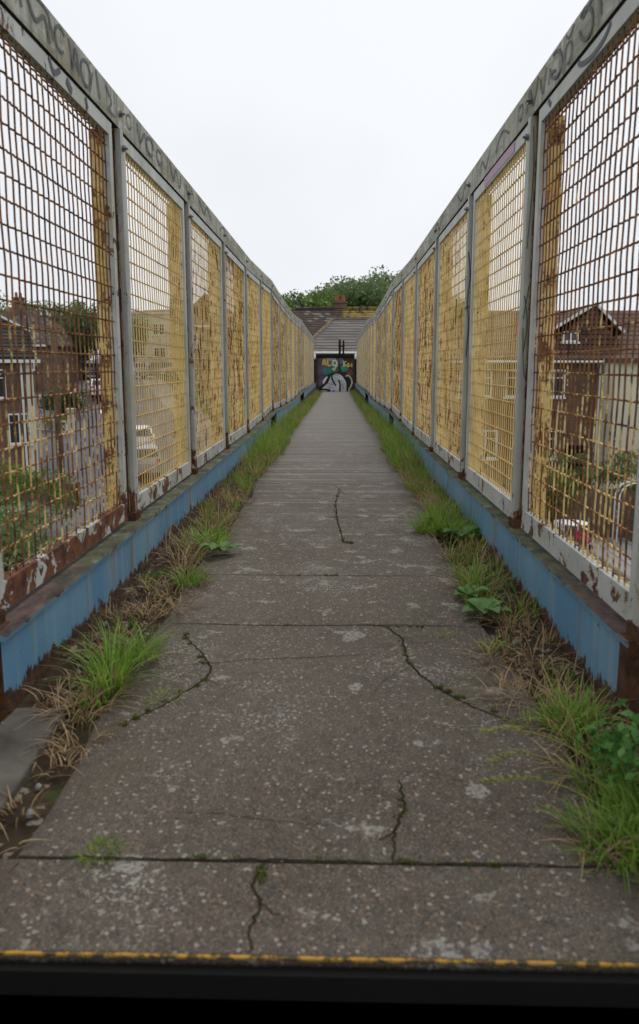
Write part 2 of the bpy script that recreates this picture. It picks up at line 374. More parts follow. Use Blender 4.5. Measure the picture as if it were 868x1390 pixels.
def ribbon(pts, w, fn, closed=False, taper=False):
    """flat band along 2-D pts, fn maps (u,v)->3-D"""
    n = len(pts); vs = []; fs = []
    for i, (u, v) in enumerate(pts):
        a = pts[max(i-1, 0)]; b = pts[min(i+1, n-1)]
        if closed: a = pts[(i-1) % n]; b = pts[(i+1) % n]
        dx, dy = b[0]-a[0], b[1]-a[1]; l = math.hypot(dx, dy) or 1
        ww = w*(.35+.65*math.sin(math.pi*(i+.5)/n)) if taper else w
        vs += [fn(u-dy/l*ww/2, v+dx/l*ww/2), fn(u+dy/l*ww/2, v-dx/l*ww/2)]
    for i in range(n if closed else n-1):
        j = (i+1) % n; fs.append((2*i, 2*i+1, 2*j+1, 2*j))
    return vs, fs
def smooth_pts(pts, k=5):
    out = []; n = len(pts)
    for i in range(n-1):
        p0 = pts[max(i-1, 0)]; p1 = pts[i]; p2 = pts[i+1]; p3 = pts[min(i+2, n-1)]
        for j in range(k):
            t = j/k
            out.append(tuple(.5*((2*p1[a])+(-p0[a]+p2[a])*t+(2*p0[a]-5*p1[a]+4*p2[a]-p3[a])*t*t+(-p0[a]+3*p1[a]-3*p2[a]+p3[a])*t**3) for a in range(len(p1))))
    out.append(pts[-1]); return out
def interp(x, tab):
    return float(np.interp(x, [a for a, b in tab], [b for a, b in tab]))
def sst(a, b, x):
    t = max(0, min(1, (x-a)/(b-a))); return t*t*(3-2*t)

# ------------------------------------------------------------ terrain and road
GZ = -5.75
def gz(x, y):
    left = sst(-3, -9, x)
    z = GZ + left*4.5*sst(25, 74, y)
    z += (1-left)*1.0*sst(26, 60, y)
    d = math.hypot(x, y)
    return z + 2.5*sst(80, 200, d)
gx = sorted(set(list(np.linspace(-60, 60, 61))+[-600, -400, -250, -160, -110, -80, 80, 110, 160, 250, 400, 600]))
gy = sorted(set(list(np.linspace(-20, 110, 66))+[-500, -250, -120, -60, 130, 160, 200, 280, 400, 700]))
vs = [(x, y, gz(x, y)) for y in gy for x in gx]; nx = len(gx)
fs = [(j*nx+i, j*nx+i+1, (j+1)*nx+i+1, (j+1)*nx+i) for j in range(len(gy)-1) for i in range(nx-1)]
o = npmesh('ground', vs, fs, M['hill']); tag(o, kind='structure')
cl = smooth_pts([(7, -30), (4, -8), (-1, 8), (-5.5, 22), (-12.8, 41), (-20.5, 60), (-34, 95), (-55, 150), (-80, 210)], 14)
def strip(name, off0, off1, dz, mat, rng_=None):
    vs = []; fs = []
    pts = cl if rng_ is None else cl[rng_[0]:rng_[1]]
    for i, (x, y) in enumerate(pts):
        a = pts[max(i-1, 0)]; b = pts[min(i+1, len(pts)-1)]; dx, dy = b[0]-a[0], b[1]-a[1]; l = math.hypot(dx, dy)
        for k in range(7):
            o_ = off0+(off1-off0)*k/6; X, Y = x+dy/l*o_, y-dx/l*o_
            vs.append((X, Y, gz(X, Y)+dz))
    for i in range(len(pts)-1):
        for k in range(6): fs.append((i*7+k, i*7+k+1, (i+1)*7+k+1, (i+1)*7+k))
    return tag(npmesh(name, vs, fs, mat), kind='structure')
strip('pavement', -6.6, 6.6, .10, M['pave'])
strip('road', -4.6, 4.6, .16, M['road'])
mk = MB()
for i in range(0, len(cl)-3, 3):
    (x, y), (x2, y2) = cl[i], cl[i+1]; L = math.hypot(x2-x, y2-y); ux, uy = (x2-x)/L, (y2-y)/L; e = min(L, 2.0)
    P = lambda s, o_: (x+ux*s+uy*o_, y+uy*s-ux*o_)
    q = [P(0, -.07), P(e, -.07), P(e, .07), P(0, .07)]
    mk.add([(a, b, gz(a, b)+.175) for a, b in q], [(0, 1, 2, 3)])
tag(mk.build('road_markings', M['white']), kind='structure')

# ------------------------------------------------------------ bridge deck
ZD = [(0, 0), (11, 0), (20, -.12), (33, -.22)]
def zd(y): return -.97 + interp(y, ZD)
ZF = [(0, 0), (6, -.01), (8.4, -.02), (11.1, .055), (12.7, .0), (16.5, -.065), (20.56, .03), (22.5, -.02), (27, -.055), (32, -.08)]
def zf(y): return interp(y, ZF)
XL, XR = -1.0, .845
joints = [1.045, 1.285]+[1.94+.65*i for i in range(48)]; joints = [j for j in joints if j < 32.2]+[32.5]
real = {1.285: .012, 2.59: .008, 3.24: .006, 4.54: .006}
d = MB()
def edgeL(y): return -.655+.02*math.sin(y*1.7)+.012*math.sin(y*5.1)
def edgeR(y): return .585+.02*math.sin(y*1.3+1)+.014*math.sin(y*4.3)
def slab(y0, y1, e0=None, e1=None):
    n = max(2, int((y1-y0)/.16)); top = []
    ys = [y0+(y1-y0)*i/n for i in range(n+1)]
    vs = []
    for y in ys:
        l, r = (e0, e1) if e0 is not None else (edgeL(y)+random.uniform(-.006, .006), edgeR(y)+random.uniform(-.006, .006))
        z = zd(y)
        vs += [(l, y, z-.05), (l, y, z-.004), (l+.008, y, z), (r-.008, y, z), (r, y, z-.004), (r, y, z-.05)]
    fs = []
    for i in range(n):
        for k in range(5): fs.append((i*6+k, i*6+k+1, (i+1)*6+k+1, (i+1)*6+k))
    fs.append(tuple(range(6))); fs.append(tuple(n*6+k for k in range(6)))
    d.add(vs, fs)
for a, b in zip(joints[:-1], joints[1:]):
    k = round(a, 3); k2 = round(b, 3)
    if a == joints[0]: slab(a+.012, b-.006, -.93, .82); continue
    ga = .005 if a > 4.8 else (.0015 if k in real or a == 1.285 else 0); gb = .005 if b > 4.8 else (.0015 if k2 in real or b == 1.285 else 0)
    slab(a+ga*.5, b-gb*.5)
tag(d.build('footpath', M['deck']), kind='structure')
s_ = MB(); n = 110; vs = []; fs = []
xs = np.linspace(-.93, .82, 36)
ys = [1.06+i*(32.5-1.06)/n for i in range(n+1)]
for y in ys:
    for x in xs: vs.append((x, y, zd(y)-.022+(random.uniform(0, .018) if (x < -.68 or x > .6) else 0)))
w = len(xs)
for j in range(n):
    for i in range(w-1): fs.append((j*w+i, j*w+i+1, (j+1)*w+i+1, (j+1)*w+i))
tag(npmesh('verge_soil', vs, fs, M['soil']), kind='structure')
u = MB(); vs = []
for y in [1.03, 5, 11, 15, 20, 26, 34.5]:
    z = zd(y); vs += [(-1.25, y, z-.30), (-1.25, y, z-.06), (1.1, y, z-.06), (1.1, y, z-.30)]
fs = [(i*4+k, i*4+(k+1) % 4, (i+1)*4+(k+1) % 4, (i+1)*4+k) for i in range(6) for k in range(4)]+[(0, 1, 2, 3), (24, 27, 26, 25)]
u.add(vs, fs); 
tag(u.build('bridge_deck', M['conc']), kind='structure')
c = MB(); c.prism([(-.92, 1.02), (-.735, 1.02), (-.735, 1.45), (-.75, 1.70), (-.765, 1.90), (-.91, 1.90)], 'z', -1.02, -.962)
tag(c.build('kerb_slab', m_conc('corner_slab_concrete', (.034, .029, .024), (.115, .105, .09)), bevel=.008), kind='structure')
# steps coming up to the deck
st = MB(); 
for i in range(9): st.box(-1.0, .88, 1.028-.28*(i+1)+.002*i, 1.028-.28*i+.0, -1.15-.17*i-.04, -1.133-.17*i)
for i in range(9): st.box(-1.0, .88, 1.030-.28*i, 1.0485-.28*i, -1.13-.17*i, -.985-.17*i)
stairs = empty('stair_flight', (0, 1.03, -2.5), label='dark steel steps with a yellow nosing in the foreground', cat='stairs')
o = st.build('tread', M['darksteel'], stairs); o.location = (0, -1.03, 2.5)
ns = MB(); ns.box(-.95, .84, 1.049, 1.0550, -.9735, -.9695)
o = ns.build('nosing', M['yline'], stairs); o.location = (0, -1.03, 2.5)
# piers of the footbridge
for k, (yy, lab) in enumerate([(11.0, 'nearer concrete pier under the footbridge'), (20.4, 'farther concrete pier under the footbridge')]):
    p = MB(); zt = zd(yy)-.30; p.box(-.5, .4, yy-.25, yy+.25, GZ-.3, zt-.25); p.box(-1.15, 1.0, yy-.3, yy+.3, zt-.25, zt)
    tag(p.build('bridge_pier', M['conc'], bevel=.02), lab, 'pier')

# cracks, moss in the joints
def on_deck(u, v): return (u, v, zd(v)+.0016)
def crack(pts, w):
    pts = smooth_pts(pts, 9); pts = [(x+random.uniform(-.0045, .0045), y+random.uniform(-.003, .003)) for x, y in pts]
    return ribbon(pts, w*.5, on_deck, taper=True)
ck = MB()
for pts, w in [([(-.14, 1.06), (-.145, 1.12), (-.135, 1.17), (-.155, 1.22), (-.14, 1.28)], .012),
               ([(.15, 1.57), (.152, 1.47), (.125, 1.38), (.115, 1.285)], .014),
               ([(.12, 2.60), (.18, 2.58), (.235, 2.46), (.24, 2.25), (.30, 2.09), (.39, 1.95), (.50, 1.85)], .016),
               ([(.02, 5.6), (-.005, 5.0), (.0, 4.6), (.02, 4.2), (.04, 3.9), (.09, 3.85)], .018),
               ([(-.56, 2.5), (-.47, 2.34), (-.41, 2.21), (-.41, 2.12), (-.48, 1.97), (-.58, 1.82)], .014),
               ([(.02, 1.40), (-.12, 1.41), (-.24, 1.43), (-.37, 1.44)], .003),
               ([(-.55, 2.20), (-.3, 2.26), (0.0, 2.30), (.16, 2.33)], .005),
               ([(-.75, 1.281), (-.5, 1.287), (-.3, 1.284), (-.1, 1.288), (.1, 1.284), (.3, 1.287), (.56, 1.28)], .009),
               ([(-.64, 2.60), (-.2, 2.585), (.2, 2.60), (.56, 2.585)], .010),
               ([(-.64, 3.245), (0, 3.235), (.57, 3.25)], .008), ([(-.62, 4.54), (0, 4.53), (.55, 4.54)], .009),
               ([(.1, 1.98), (.14, 2.1), (.24, 2.22)], .003), ([(.235, 2.46), (.30, 2.42), (.36, 2.44)], .004), ([(.125, 1.38), (.09, 1.35)], .006), ([(-.41, 2.12), (-.34, 2.06), (-.30, 2.07)], .004), ([(.0, 4.6), (-.07, 4.45)], .008), ([(-.135, 1.17), (-.10, 1.14)], .005), ([(.07, 5.35), (.02, 5.6), (-.02, 5.75)], .01)]:
    ck.add(*crack(pts, w))
tag(ck.build('crack', M['crack']), 'dark cracks and open joints running over the path surface', 'cracks', kind='stuff')

# blades
class Blades:
    def __init__(s): s.V = []; s.Q = []; s.b = 0
    def add(s, x, y, z, h, w, lean, az, curl=1.0, seg=4):
        t = np.linspace(0, 1, seg+1)
        out = lean*(t**1.6)*h; up = h*(t - .55*lean*curl*t**2.4*.8)
        px = x+np.cos(az)*out; py = y+np.sin(az)*out; pz = z+up
        ww = w*(1-t**1.5)*.5+.0003; a2 = az+math.pi/2+random.uniform(-.6, .6)
        V = np.empty((2*(seg+1), 3)); V[0::2] = np.c_[px-np.cos(a2)*ww, py-np.sin(a2)*ww, pz]; V[1::2] = np.c_[px+np.cos(a2)*ww, py+np.sin(a2)*ww, pz]
        s.V.append(V)
        for i in range(seg): s.Q.append((s.b+2*i, s.b+2*i+1, s.b+2*i+3, s.b+2*i+2))
        s.b += len(V)
    def build(s, name, mat, parent=None, loc=(0, 0, 0)):
        return npmesh(name, np.vstack(s.V)-np.array(loc), s.Q, mat, parent, loc)
def tuft(B, x, y, n, h, spread, w=.005, lean=(.2, 1.0), zbase=None):
    for _ in range(n):
        a = random.uniform(0, 2*math.pi); r = spread*math.sqrt(random.random())
        X, Y = x+math.cos(a)*r, y+math.sin(a)*r
        z = (zd(Y) if zbase is None else zbase)-.012
        B.add(X, Y, z, h*random.uniform(.45, 1.1), w*random.uniform(.6, 1.2), random.uniform(*lean), a+random.uniform(-.9, .9), random.uniform(.6, 1.3))
mo = Blades()
def moss_line(pts, n, h=.008):
    pts = smooth_pts(pts, 6)
    for _ in range(n):
        p = random.choice(pts)
        tuft(mo, p[0]+random.uniform(-.012, .012), p[1]+random.uniform(-.006, .006), 7, h, .007, .003, (.1, .7), zd(p[1])+.012)
moss_line([(-.28, 1.29), (-.1, 1.288)], 9); moss_line([(-.05, 1.288), (.06, 1.288)], 10); moss_line([(.13, 1.287), (.33, 1.283)], 22); moss_line([(-.14, 1.27), (-.142, 1.2)], 12, .01)
moss_line([(.02, 5.5), (-.005, 5.0), (.0, 4.6), (.02, 4.2), (.04, 3.9), (.09, 3.85)], 34, .018); moss_line([(.15, 1.5), (.135, 1.42)], 8, .006)
moss_line([(.0, 3.24), (-.18, 3.24)], 10, .01); moss_line([(.13, 2.59), (.33, 2.58)], 16); moss_line([(-.2, 2.59), (-.18, 2.59)], 4)
moss_line([(.23, 2.46), (.24, 2.25)], 14); moss_line([(.31, 2.07), (.50, 1.85)], 30, .012); moss_line([(-.55, 2.48), (-.42, 2.2)], 22, .012); moss_line([(-.41, 2.1), (-.58, 1.82)], 25, .014)
tag(mo.build('moss', M['moss']), 'green moss growing in the cracks and joints of the path', 'moss', kind='stuff')

# ------------------------------------------------------------ parapets
def rod_mesh(name, ylen, z0, z1, seed):
    rnd = random.Random(seed); m = MB(); nv = round(ylen/.0475); nh = 22
    hz = [z0+.012+(z1-z0-.03)*0+i*.0745 for i in range(nh)]
    hz = [z for z in hz if z < z1-.02]+[z1-.022]
    for i in range(nv):
        y = (i+.5)*ylen/nv; off = rnd.uniform(-.003, .003); bend = rnd.uniform(-.006, .006) if rnd.random() < .25 else 0
        k = 12; pts = [(.0035*(1 if j % 2 else -1)*.4+.003, y+off+bend*math.sin(3*j/k*math.pi)+rnd.uniform(-.0012, .0012), z0+(z1-z0)*j/k) for j in range(k+1)]
        m.tube(pts, .0033, 5, cap=False)
    for q, z in enumerate(hz):
        k = nv*2; ph = q % 2; sag = rnd.uniform(-.004, .004)
        pts = [(-.003-.0028*math.cos(math.pi*(j+ph)), j*ylen/k, z+sag*math.sin(math.pi*j/k)+rnd.uniform(-.0008, .0008)) for j in range(k+1)]
        m.tube(pts, .0037, 5, cap=False)
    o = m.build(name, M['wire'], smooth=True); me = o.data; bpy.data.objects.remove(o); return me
ST = .042
PL = 1.30
rods = {s: rod_mesh('wire_mesh', PL-2*ST, -.635, .985, s) for s in (1, 2, 3, 4)}
def frame_mesh(mirror):
    m = MB(); t0, t1 = (.0, .03)
    m.box(-.015, .015, 0, ST, -.72, 1.04); m.box(-.015, .015, PL-ST, PL, -.72, 1.04)
    m.box(-.0148, .0148, ST, PL-ST, -.72, -.635); m.box(-.0148, .0148, ST, PL-ST, .985, 1.04)
    o = m.build('f', M['frame'], bevel=0); me = o.data; bpy.data.objects.remove(o); return me
fmesh = frame_mesh(0)
def box_me(name, a, mat):
    m = MB(); m.box(*a); o = m.build(name, mat); me = o.data; bpy.data.objects.remove(o); return me
def bolt_me():
    m = MB(); m.tube([(0, 0, 0), (.016, 0, 0)], .014, 6); m.tube([(.016, 0, 0), (.026, 0, 0)], .0065, 8)
    o = m.build('b', M['bolt']); me = o.data; bpy.data.objects.remove(o); return me
bolt = bolt_me()
def seg_path(parent, name, y0, y1, prof, zfun, mat, step=.45, bevel=0):
    n = max(1, int(round((y1-y0)/step))); m = MB(); vs = []; fs = []; k = len(prof)
    for i in range(n+1):
        y = y0+(y1-y0)*i/n; z = zfun(y); vs += [(px, y, pz+z) for px, pz in prof]
    for i in range(n):
        for j in range(k): fs.append((i*k+j, i*k+(j+1) % k, (i+1)*k+(j+1) % k, (i+1)*k+j))
    fs += [tuple(range(k)), tuple(n*k+j for j in range(k))]
    m.add(vs, fs); return m.build(name, mat, parent, bevel=bevel)
RUSTL = {1: 1.12, 2: .4, 3: .75, 4: .85, 5: .7, 6: .5, 7: .99, 8: .9}
RUSTR = {1: 1.1, 2: .4, 3: .7, 4: .85, 5: .6, 6: .99, 7: .8, 8: .9}
def parapet(side):
    s = -1 if side == 'L' else 1                    # outward direction
    W = XL if side == 'L' else XR
    goff = .072 if side == 'L' else .045
    lab = ('left-hand bridge parapet of rusty yellow wire mesh panels on a blue steel girder' if side == 'L'
           else 'right-hand bridge parapet of rusty yellow wire mesh panels on a blue steel girder')
    root = empty('bridge_parapet', (W, 0, zd(0)), label=lab, cat='parapet', group='mesh parapets along the footbridge')
    inv = Matrix.Translation(Vector((-W, 0, -zd(0))))
    def loc(o, l): o.location = (l[0]-W, l[1], l[2]-zd(0))
    X = lambda off: W+s*off                          # off>0 = outward
    # top rail in three lengths
    for a, b in ((.2, 11.08), (11.1, 20.55), (20.57, 32.0)):
        prof = [(X(-.020), 1.052), (X(-.022), 1.188), (X(-.012), 1.196), (X(.085), 1.196), (X(.09), 1.052)]
        o = seg_path(root, 'top_rail', a, b, prof, zf, M['rail']); loc(o, (0, 0, 0))
    # girder: web plates and flange
    zg = lambda y: zf(y)*.7
    for a, b, web_end in ((1.90, 11.08, 10.15), (11.12, 20.5, 18.4), (20.5, 32.0, 32.0)):
        prof = [(X(-goff), -1.25), (X(-goff), -.762), (X(-goff+.012), -.762), (X(-goff+.012), -1.25)]
        o = seg_path(root, 'girder_web', a, web_end, prof, zg, M['girder']); loc(o, (0, 0, 0)); o['rust'] = .5
        prof = [(X(-goff-.010), -.758), (X(-goff-.012), -.746), (X(-goff-.004), -.740), (X(.18), -.738), (X(.18), -.758)]
        if side == 'L': pass
        o = seg_path(root, 'girder_flange', a-.02, b, prof, zg, M['girder']); loc(o, (0, 0, 0))
        prof = [(X(.02), -1.3), (X(.02), -.76), (X(.035), -.76), (X(.035), -1.3)]
        o = seg_path(root, 'girder_backing', a, b, prof, zg, M['darkrust']); loc(o, (0, 0, 0))
    posts = ([1.93, 3.40, 4.90, 6.42, 7.96, 9.50, 11.06] if side == 'L' else [1.88, 3.28, 4.72, 6.25, 7.80, 9.40, 10.98])
    y = posts[-1]
    while y < 30.6: y += 1.51; posts.append(y)
    posts = [posts[0]-1.45]+posts
    pin = box_me('post', (*(sorted((s*-.026, s*-.001))), 0, .044, -.735, 1.05), M['post'])
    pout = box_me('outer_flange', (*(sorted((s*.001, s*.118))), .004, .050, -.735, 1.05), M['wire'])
    edge = box_me('rust_edge', (*(sorted((s*.003, s*.03))), -.024, -.001, -.735, 1.04), M['rusty'])
    clip = box_me('post_clamp', (*(sorted((s*-.034, s*.02))), -.03, .062, -.742, -.700), M['rusty'])
    foot = box_me('post_foot', (*(sorted((s*-.05, s*.10))), -.004, .06, -1.15, -.737), M['rusty'])
    for i, py in enumerate(posts):
        zz = zf(py)*.9
        o = link('post', pin, None, root); loc(o, (W, py, zz)); o['rust'] = random.uniform(.25, .6)
        o['rust'] += .35
        q = link('outer_flange', pout, None, o); q['rust'] = .85 if i < 5 else .6
        q = link('rust_edge', edge, None, o); q = link('post_clamp', clip, None, o)
        if i <= 1:
            q = link('post_foot', foot, None, o)
        q = link('bolt', bolt, None, o); q.location = (s*-.026, .026, .97); q.rotation_euler = (0, 0, 0 if s < 0 else math.pi)
        q = link('bolt', bolt, None, root); loc(q, (X(-.021), py+.02, 1.115+zf(py)-.0)); q.rotation_euler = (0, 0, 0 if s < 0 else math.pi)
        if i+1 < len(posts):
            nx_ = posts[i+1]; y0 = py+.066; L = min(nx_-.092-y0, 1.40)
            sl = (zf(nx_)-zf(py))*.9/(nx_-py)
            fr = link('mesh_panel', fmesh, None, root); loc(fr, (W, y0, zz+sl*.1)); fr.rotation_euler = (math.atan(sl), 0, 0)
            fr.scale = (1, L/PL, 1)
            tab = RUSTL if side == 'L' else RUSTR
            r = tab.get(i, random.choice([.4, .55, .7, .8, .9, .98]))
            fr['rust'] = {1: .95}.get(i, .55) if side == 'L' else {1: .62}.get(i, .5)
            wm = link('wire_mesh', rods[1+(i*3+(0 if side == 'L' else 1)) % 4], None, fr)
            wm.location = (0, ST, 0); wm['rust'] = r
            if s > 0: wm.rotation_euler = (0, 0, math.pi); wm.location = (0, PL-ST, 0)
    return root
M['rusty'] = (lambda g: (g.col(g.mix(g.ramp(g.noise(14, 6, g.jit(), .7), [(.35, 0.), (.65, 1.)]), (.022, .013, .009), (.12, .055, .028))), g.bump(g.noise(30, 6), .8, .004), g.m)[2])(G('heavy_rust', .9, .15))
M['darkrust'] = plain('dark_rust', (.02, .013, .010), .95, .1, .5, 10)
parL = parapet('L'); parR = parapet('R')

# graffiti on rails, posts and frames (painted marks, children of the parapets)
def scrib(parent, W, s, off, strokes, mat, name='graffiti_tag'):
    fn = lambda u, v: (W+s*off, u, v)
    for k, (pts, w) in enumerate(strokes):
        m = MB(); m.add(*ribbon(smooth_pts(pts, 6), w, lambda u, v: (W+s*(off+(-.0002*(k % 4) if off < 0 else 0)), u, v)))
        o = m.build(name, mat, parent); o.location = (-W, 0, -zd(0))
def ell(cy, cz, ry, rz, a0=0, a1=2*math.pi, tilt=0):
    out = []
    for i in range(10):
        t = a0+(a1-a0)*i/9; a, b = ry*math.cos(t), rz*math.sin(t)
        out.append((cy+a*math.cos(tilt)-b*math.sin(tilt), cz+a*math.sin(tilt)+b*math.cos(tilt)))
    return out
sl = [(ell(2.98, 1.115, .055, .045), .012), (ell(2.72, 1.13, .05, .04, .3, 5, .3), .012), ([(2.80, 1.17), (2.84, 1.09), (2.87, 1.16), (2.91, 1.08)], .012),
      ([(3.1, 1.175), (3.14, 1.075)], .014), ([(2.42, 1.17), (2.5, 1.10), (2.58, 1.14), (2.62, 1.075)], .014), ([(2.48, 1.17), (2.60, 1.17), (2.66, 1.10)], .010),
      (ell(3.95, 1.12, .07, .04, 0, 5.5), .014), ([(3.7, 1.16), (3.76, 1.09), (3.84, 1.15), (3.88, 1.08)], .012), (ell(4.15, 1.12, .06, .035, 1, 6), .014),
      ([(4.4, 1.16), (4.5, 1.09), (4.56, 1.16), (4.66, 1.08), (4.7, 1.16)], .012), ([(5.3, 1.15), (5.5, 1.09), (5.6, 1.16), (5.8, 1.1)], .012), ([(6.2, 1.1), (6.4, 1.16), (6.6, 1.09)], .010),
      ([(2.28, 1.16), (2.31, 1.08), (2.36, 1.15), (2.40, 1.09)], .013), ([(3.02, 1.06), (3.06, 1.15)], .008), ([(3.22, 1.16), (3.30, 1.12), (3.26, 1.08), (3.34, 1.07)], .009), (ell(3.56, 1.12, .04, .03, 1, 6), .009), ([(4.85, 1.15), (4.95, 1.08), (5.05, 1.15), (5.12, 1.09)], .011), (ell(2.86, 1.09, .03, .02, 0, 4), .008)]
scrib(parL, XL, -1, -.0245, sl, M['gdark'])
sr = [(ell(2.62, 1.12, .075, .045, .2, 5.6, .5), .014), ([(2.47, 1.08), (2.52, 1.17), (2.66, 1.15)], .010), (ell(2.95, 1.12, .08, .045, .8, 6.1, .3), .012), ([(2.95, 1.10), (3.02, 1.11), (3.04, 1.08)], .012),
      ([(3.2, 1.17), (3.26, 1.08), (3.33, 1.16), (3.38, 1.08)], .012), ([(3.7, 1.1), (3.85, 1.15), (4.0, 1.09)], .010), ([(4.9, 1.16), (5.05, 1.08), (5.2, 1.15)], .012), ([(5.9, 1.16), (6.1, 1.08), (6.2, 1.15), (6.4, 1.1)], .012),
      (ell(2.80, 1.10, .04, .035, 0, 5), .009), ([(2.74, 1.17), (2.80, 1.15), (2.83, 1.17)], .008), ([(3.08, 1.16), (3.12, 1.08), (3.17, 1.15)], .011), (ell(3.48, 1.12, .04, .03, .5, 5.5), .010), ([(4.15, 1.15), (4.25, 1.08), (4.35, 1.14), (4.42, 1.08)], .011)]
scrib(parR, XR, 1, -.0245, sr, M['gdark'])
scrib(parL, XL, -1, -.0172, [([(2.62, 1.035), (2.66, 1.0), (2.72, 1.03)], .02), ([(2.78, 1.02), (2.83, .995)], .03), ([(2.98, 1.03), (3.0, .995)], .02)], M['gdark'])
scrib(parR, XR, 1, -.0172, [([(2.40, 1.03), (2.45, 1.005), (2.56, .995), (2.66, 1.01), (2.70, 1.03)], .018), ([(3.02, 1.0), (3.06, 1.03)], .02)], M['gdark'])
scrib(parR, XR, 1, -.0172, [([(3.60, 1.012), (3.9, 1.014), (4.3, 1.012)], .048)], M['gpink'])
def post_mark(parent, W, s, py, strokes, mat, name='graffiti_tag'):   # on the post face looking down the path
    fn = lambda u, v: (W+s*(-.013)+u*.6, py-.0022, v)
    for pts, w in strokes:
        m = MB(); m.add(*ribbon(smooth_pts(pts, 6), w, fn)); o = m.build(name, mat, parent); o.location = (-W, 0, -zd(0))
post_mark(parL, XL, -1, 3.40, [(ell(0, .30, .015, .14), .009), (ell(0, .84, .012, .05, 0, 5), .010), ([(-.01, .75), (.012, .66), (-.005, .60)], .012), ([(0, .55), (.008, .48)], .01)], M['gpurp'])
post_mark(parL, XL, -1, 4.90, [(ell(0, .26, .014, .18), .008), ([(.0, .95), (-.008, .7), (.008, .6), (.0, .5)], .012)], M['gpurp'])
post_mark(parL, XL, -1, 7.96, [([(0, .5), (.005, .2), (0, -.1)], .016)], M['gpurp'])
post_mark(parR, XR, 1, 3.28, [([(-.012, .30), (.014, .18), (-.006, .05)], .007), ([(.016, .34), (-.014, .20)], .007), ([(.0, 1.0), (.012, .8), (-.01, .5)], .006), ([(-.014, .16), (.0, .0), (.014, -.06)], .006)], M['gdark'])
post_mark(parR, XR, 1, 4.72, [([(-.012, .7), (.012, .55), (-.008, .4), (.01, .25), (-.004, .05)], .012)], M['gdark'])

# ------------------------------------------------------------ end wall with graffiti
wallY = 32.6; wz0 = -1.40
wall = empty('brick_wall', (0, wallY, wz0), label='dark brick end wall covered in graffiti across the end of the path', cat='wall')
m = MB(); m.box(-2.9, 2.9, wallY, wallY+.22, wz0, .30); o = m.build('masonry', M['brickW'], wall); o.location = (0, -wallY, -wz0)
m = MB(); m.box(-2.95, 2.95, wallY-.04, wallY+.26, .302, .40); o = m.build('coping', M['darkrust'], wall); o.location = (0, -wallY, -wz0)
def WP(px, py):      # drawing units of the mural -> wall plane
    return ((px/7.233+400-457.5)/977*wallY, -((py/7.233+460-495)/977*wallY)*1.04)
def mural(strokes, mat, off, w, closed=False, name='graffiti_tag'):
    for k, pts in enumerate(strokes):
        m = MB(); m.add(*ribbon(smooth_pts([WP(*p) for p in pts], 5), w, lambda u, v: (u, wallY-off-.001*k, v)))
        o = m.build(name, mat, wall); o.location = (0, -wallY, -wz0)
def fill(poly, mat, off, name='graffiti_fill'):
    m = MB(); pts = smooth_pts([WP(*p) for p in poly]+[WP(*poly[0])], 4)[:-1]
    m.add([(u, wallY-off, v) for u, v in pts], [tuple(range(len(pts)))]); o = m.build(name, mat, wall); o.location = (0, -wallY, -wz0)
fill([(232, 190), (300, 185), (420, 190), (425, 240), (380, 300), (320, 350), (235, 360)], M['gmauve'], .002)
fill([(270, 500), (262, 480), (330, 420), (360, 350), (400, 332), (450, 345), (490, 390), (512, 450), (515, 515), (400, 505)], M['gsilver'], .005)
fill([(275, 405), (310, 365), (330, 372), (318, 410), (285, 440)], M['gsilver'], .005)
fill([(285, 280), (350, 290), (340, 335), (290, 335)], M['gteal'], .004)
fill([(360, 250), (410, 235), (430, 260), (400, 290), (370, 285)], M['gteal'], .0045)
fill([(450, 265), (500, 255), (525, 300), (470, 318)], M['gteal'], .004)
fill([(300, 185), (345, 182), (400, 190), (395, 215), (330, 215)], plain('graffiti_pale_wash', (.26, .25, .22), .7, var=.5, scale=9), .003)
fill([(440, 190), (470, 185), (475, 230), (445, 250)], plain('graffiti_blue_wash', (.08, .14, .20), .7, var=.5, scale=9), .003)
fill([(240, 380), (290, 360), (300, 395), (255, 450), (238, 440)], M['gmauve'], .0035)
fill([(505, 285), (560, 300), (575, 360), (540, 350), (500, 330)], plain('graffiti_red_wash', (.14, .045, .05), .7, var=.5, scale=9), .003)
fill([(300, 300), (420, 285), (425, 315), (360, 330), (310, 350)], plain('graffiti_green_wash', (.04, .14, .10), .7, var=.6, scale=9), .0035)
mural([[(300, 440), (340, 425), (380, 445)], [(330, 465), (400, 470)], [(455, 400), (470, 440), (480, 480)], [(390, 350), (420, 350), (450, 372)], [(395, 372), (425, 378)]], plain('graffiti_thin_grey', (.16, .16, .18), .6), .0075, .022)
mural([[(275, 260), (292, 200), (310, 262)], [(280, 240), (308, 240)], [(325, 200), (328, 258), (355, 258)]], M['gyel'], .006, .07)
mural([[(375, 222), (400, 215), (415, 240), (395, 262), (372, 250), (378, 222)], [(372, 285), (388, 300), (415, 255)]], M['gcream'], .010, .07)
mural([[(478, 215), (482, 272)], [(505, 222), (482, 243), (510, 262)], [(525, 235), (520, 270), (545, 262)], [(556, 240), (560, 275)], [(521, 250), (535, 248)]], M['gyel'], .006, .055)
mural([[(240, 478), (290, 440), (335, 365), (332, 345)], [(372, 395), (365, 355), (400, 328), (440, 335), (490, 365), (515, 420), (515, 518)], [(372, 392), (390, 425), (408, 448)],
       [(432, 392), (446, 440), (442, 518)], [(238, 484), (300, 482), (348, 492), (300, 510), (255, 516)], [(388, 490), (366, 520)], [(500, 380), (530, 395), (548, 430), (535, 470)]], M['gblack'], .016, .075)
mural([[(502, 362), (520, 352), (548, 372), (562, 415), (550, 455), (535, 480), (533, 518)]], M['gcream'], .025, .06)
mural([[(282, 512), (350, 508), (430, 506), (500, 512)]], M['gsilver'], .0052, .07)
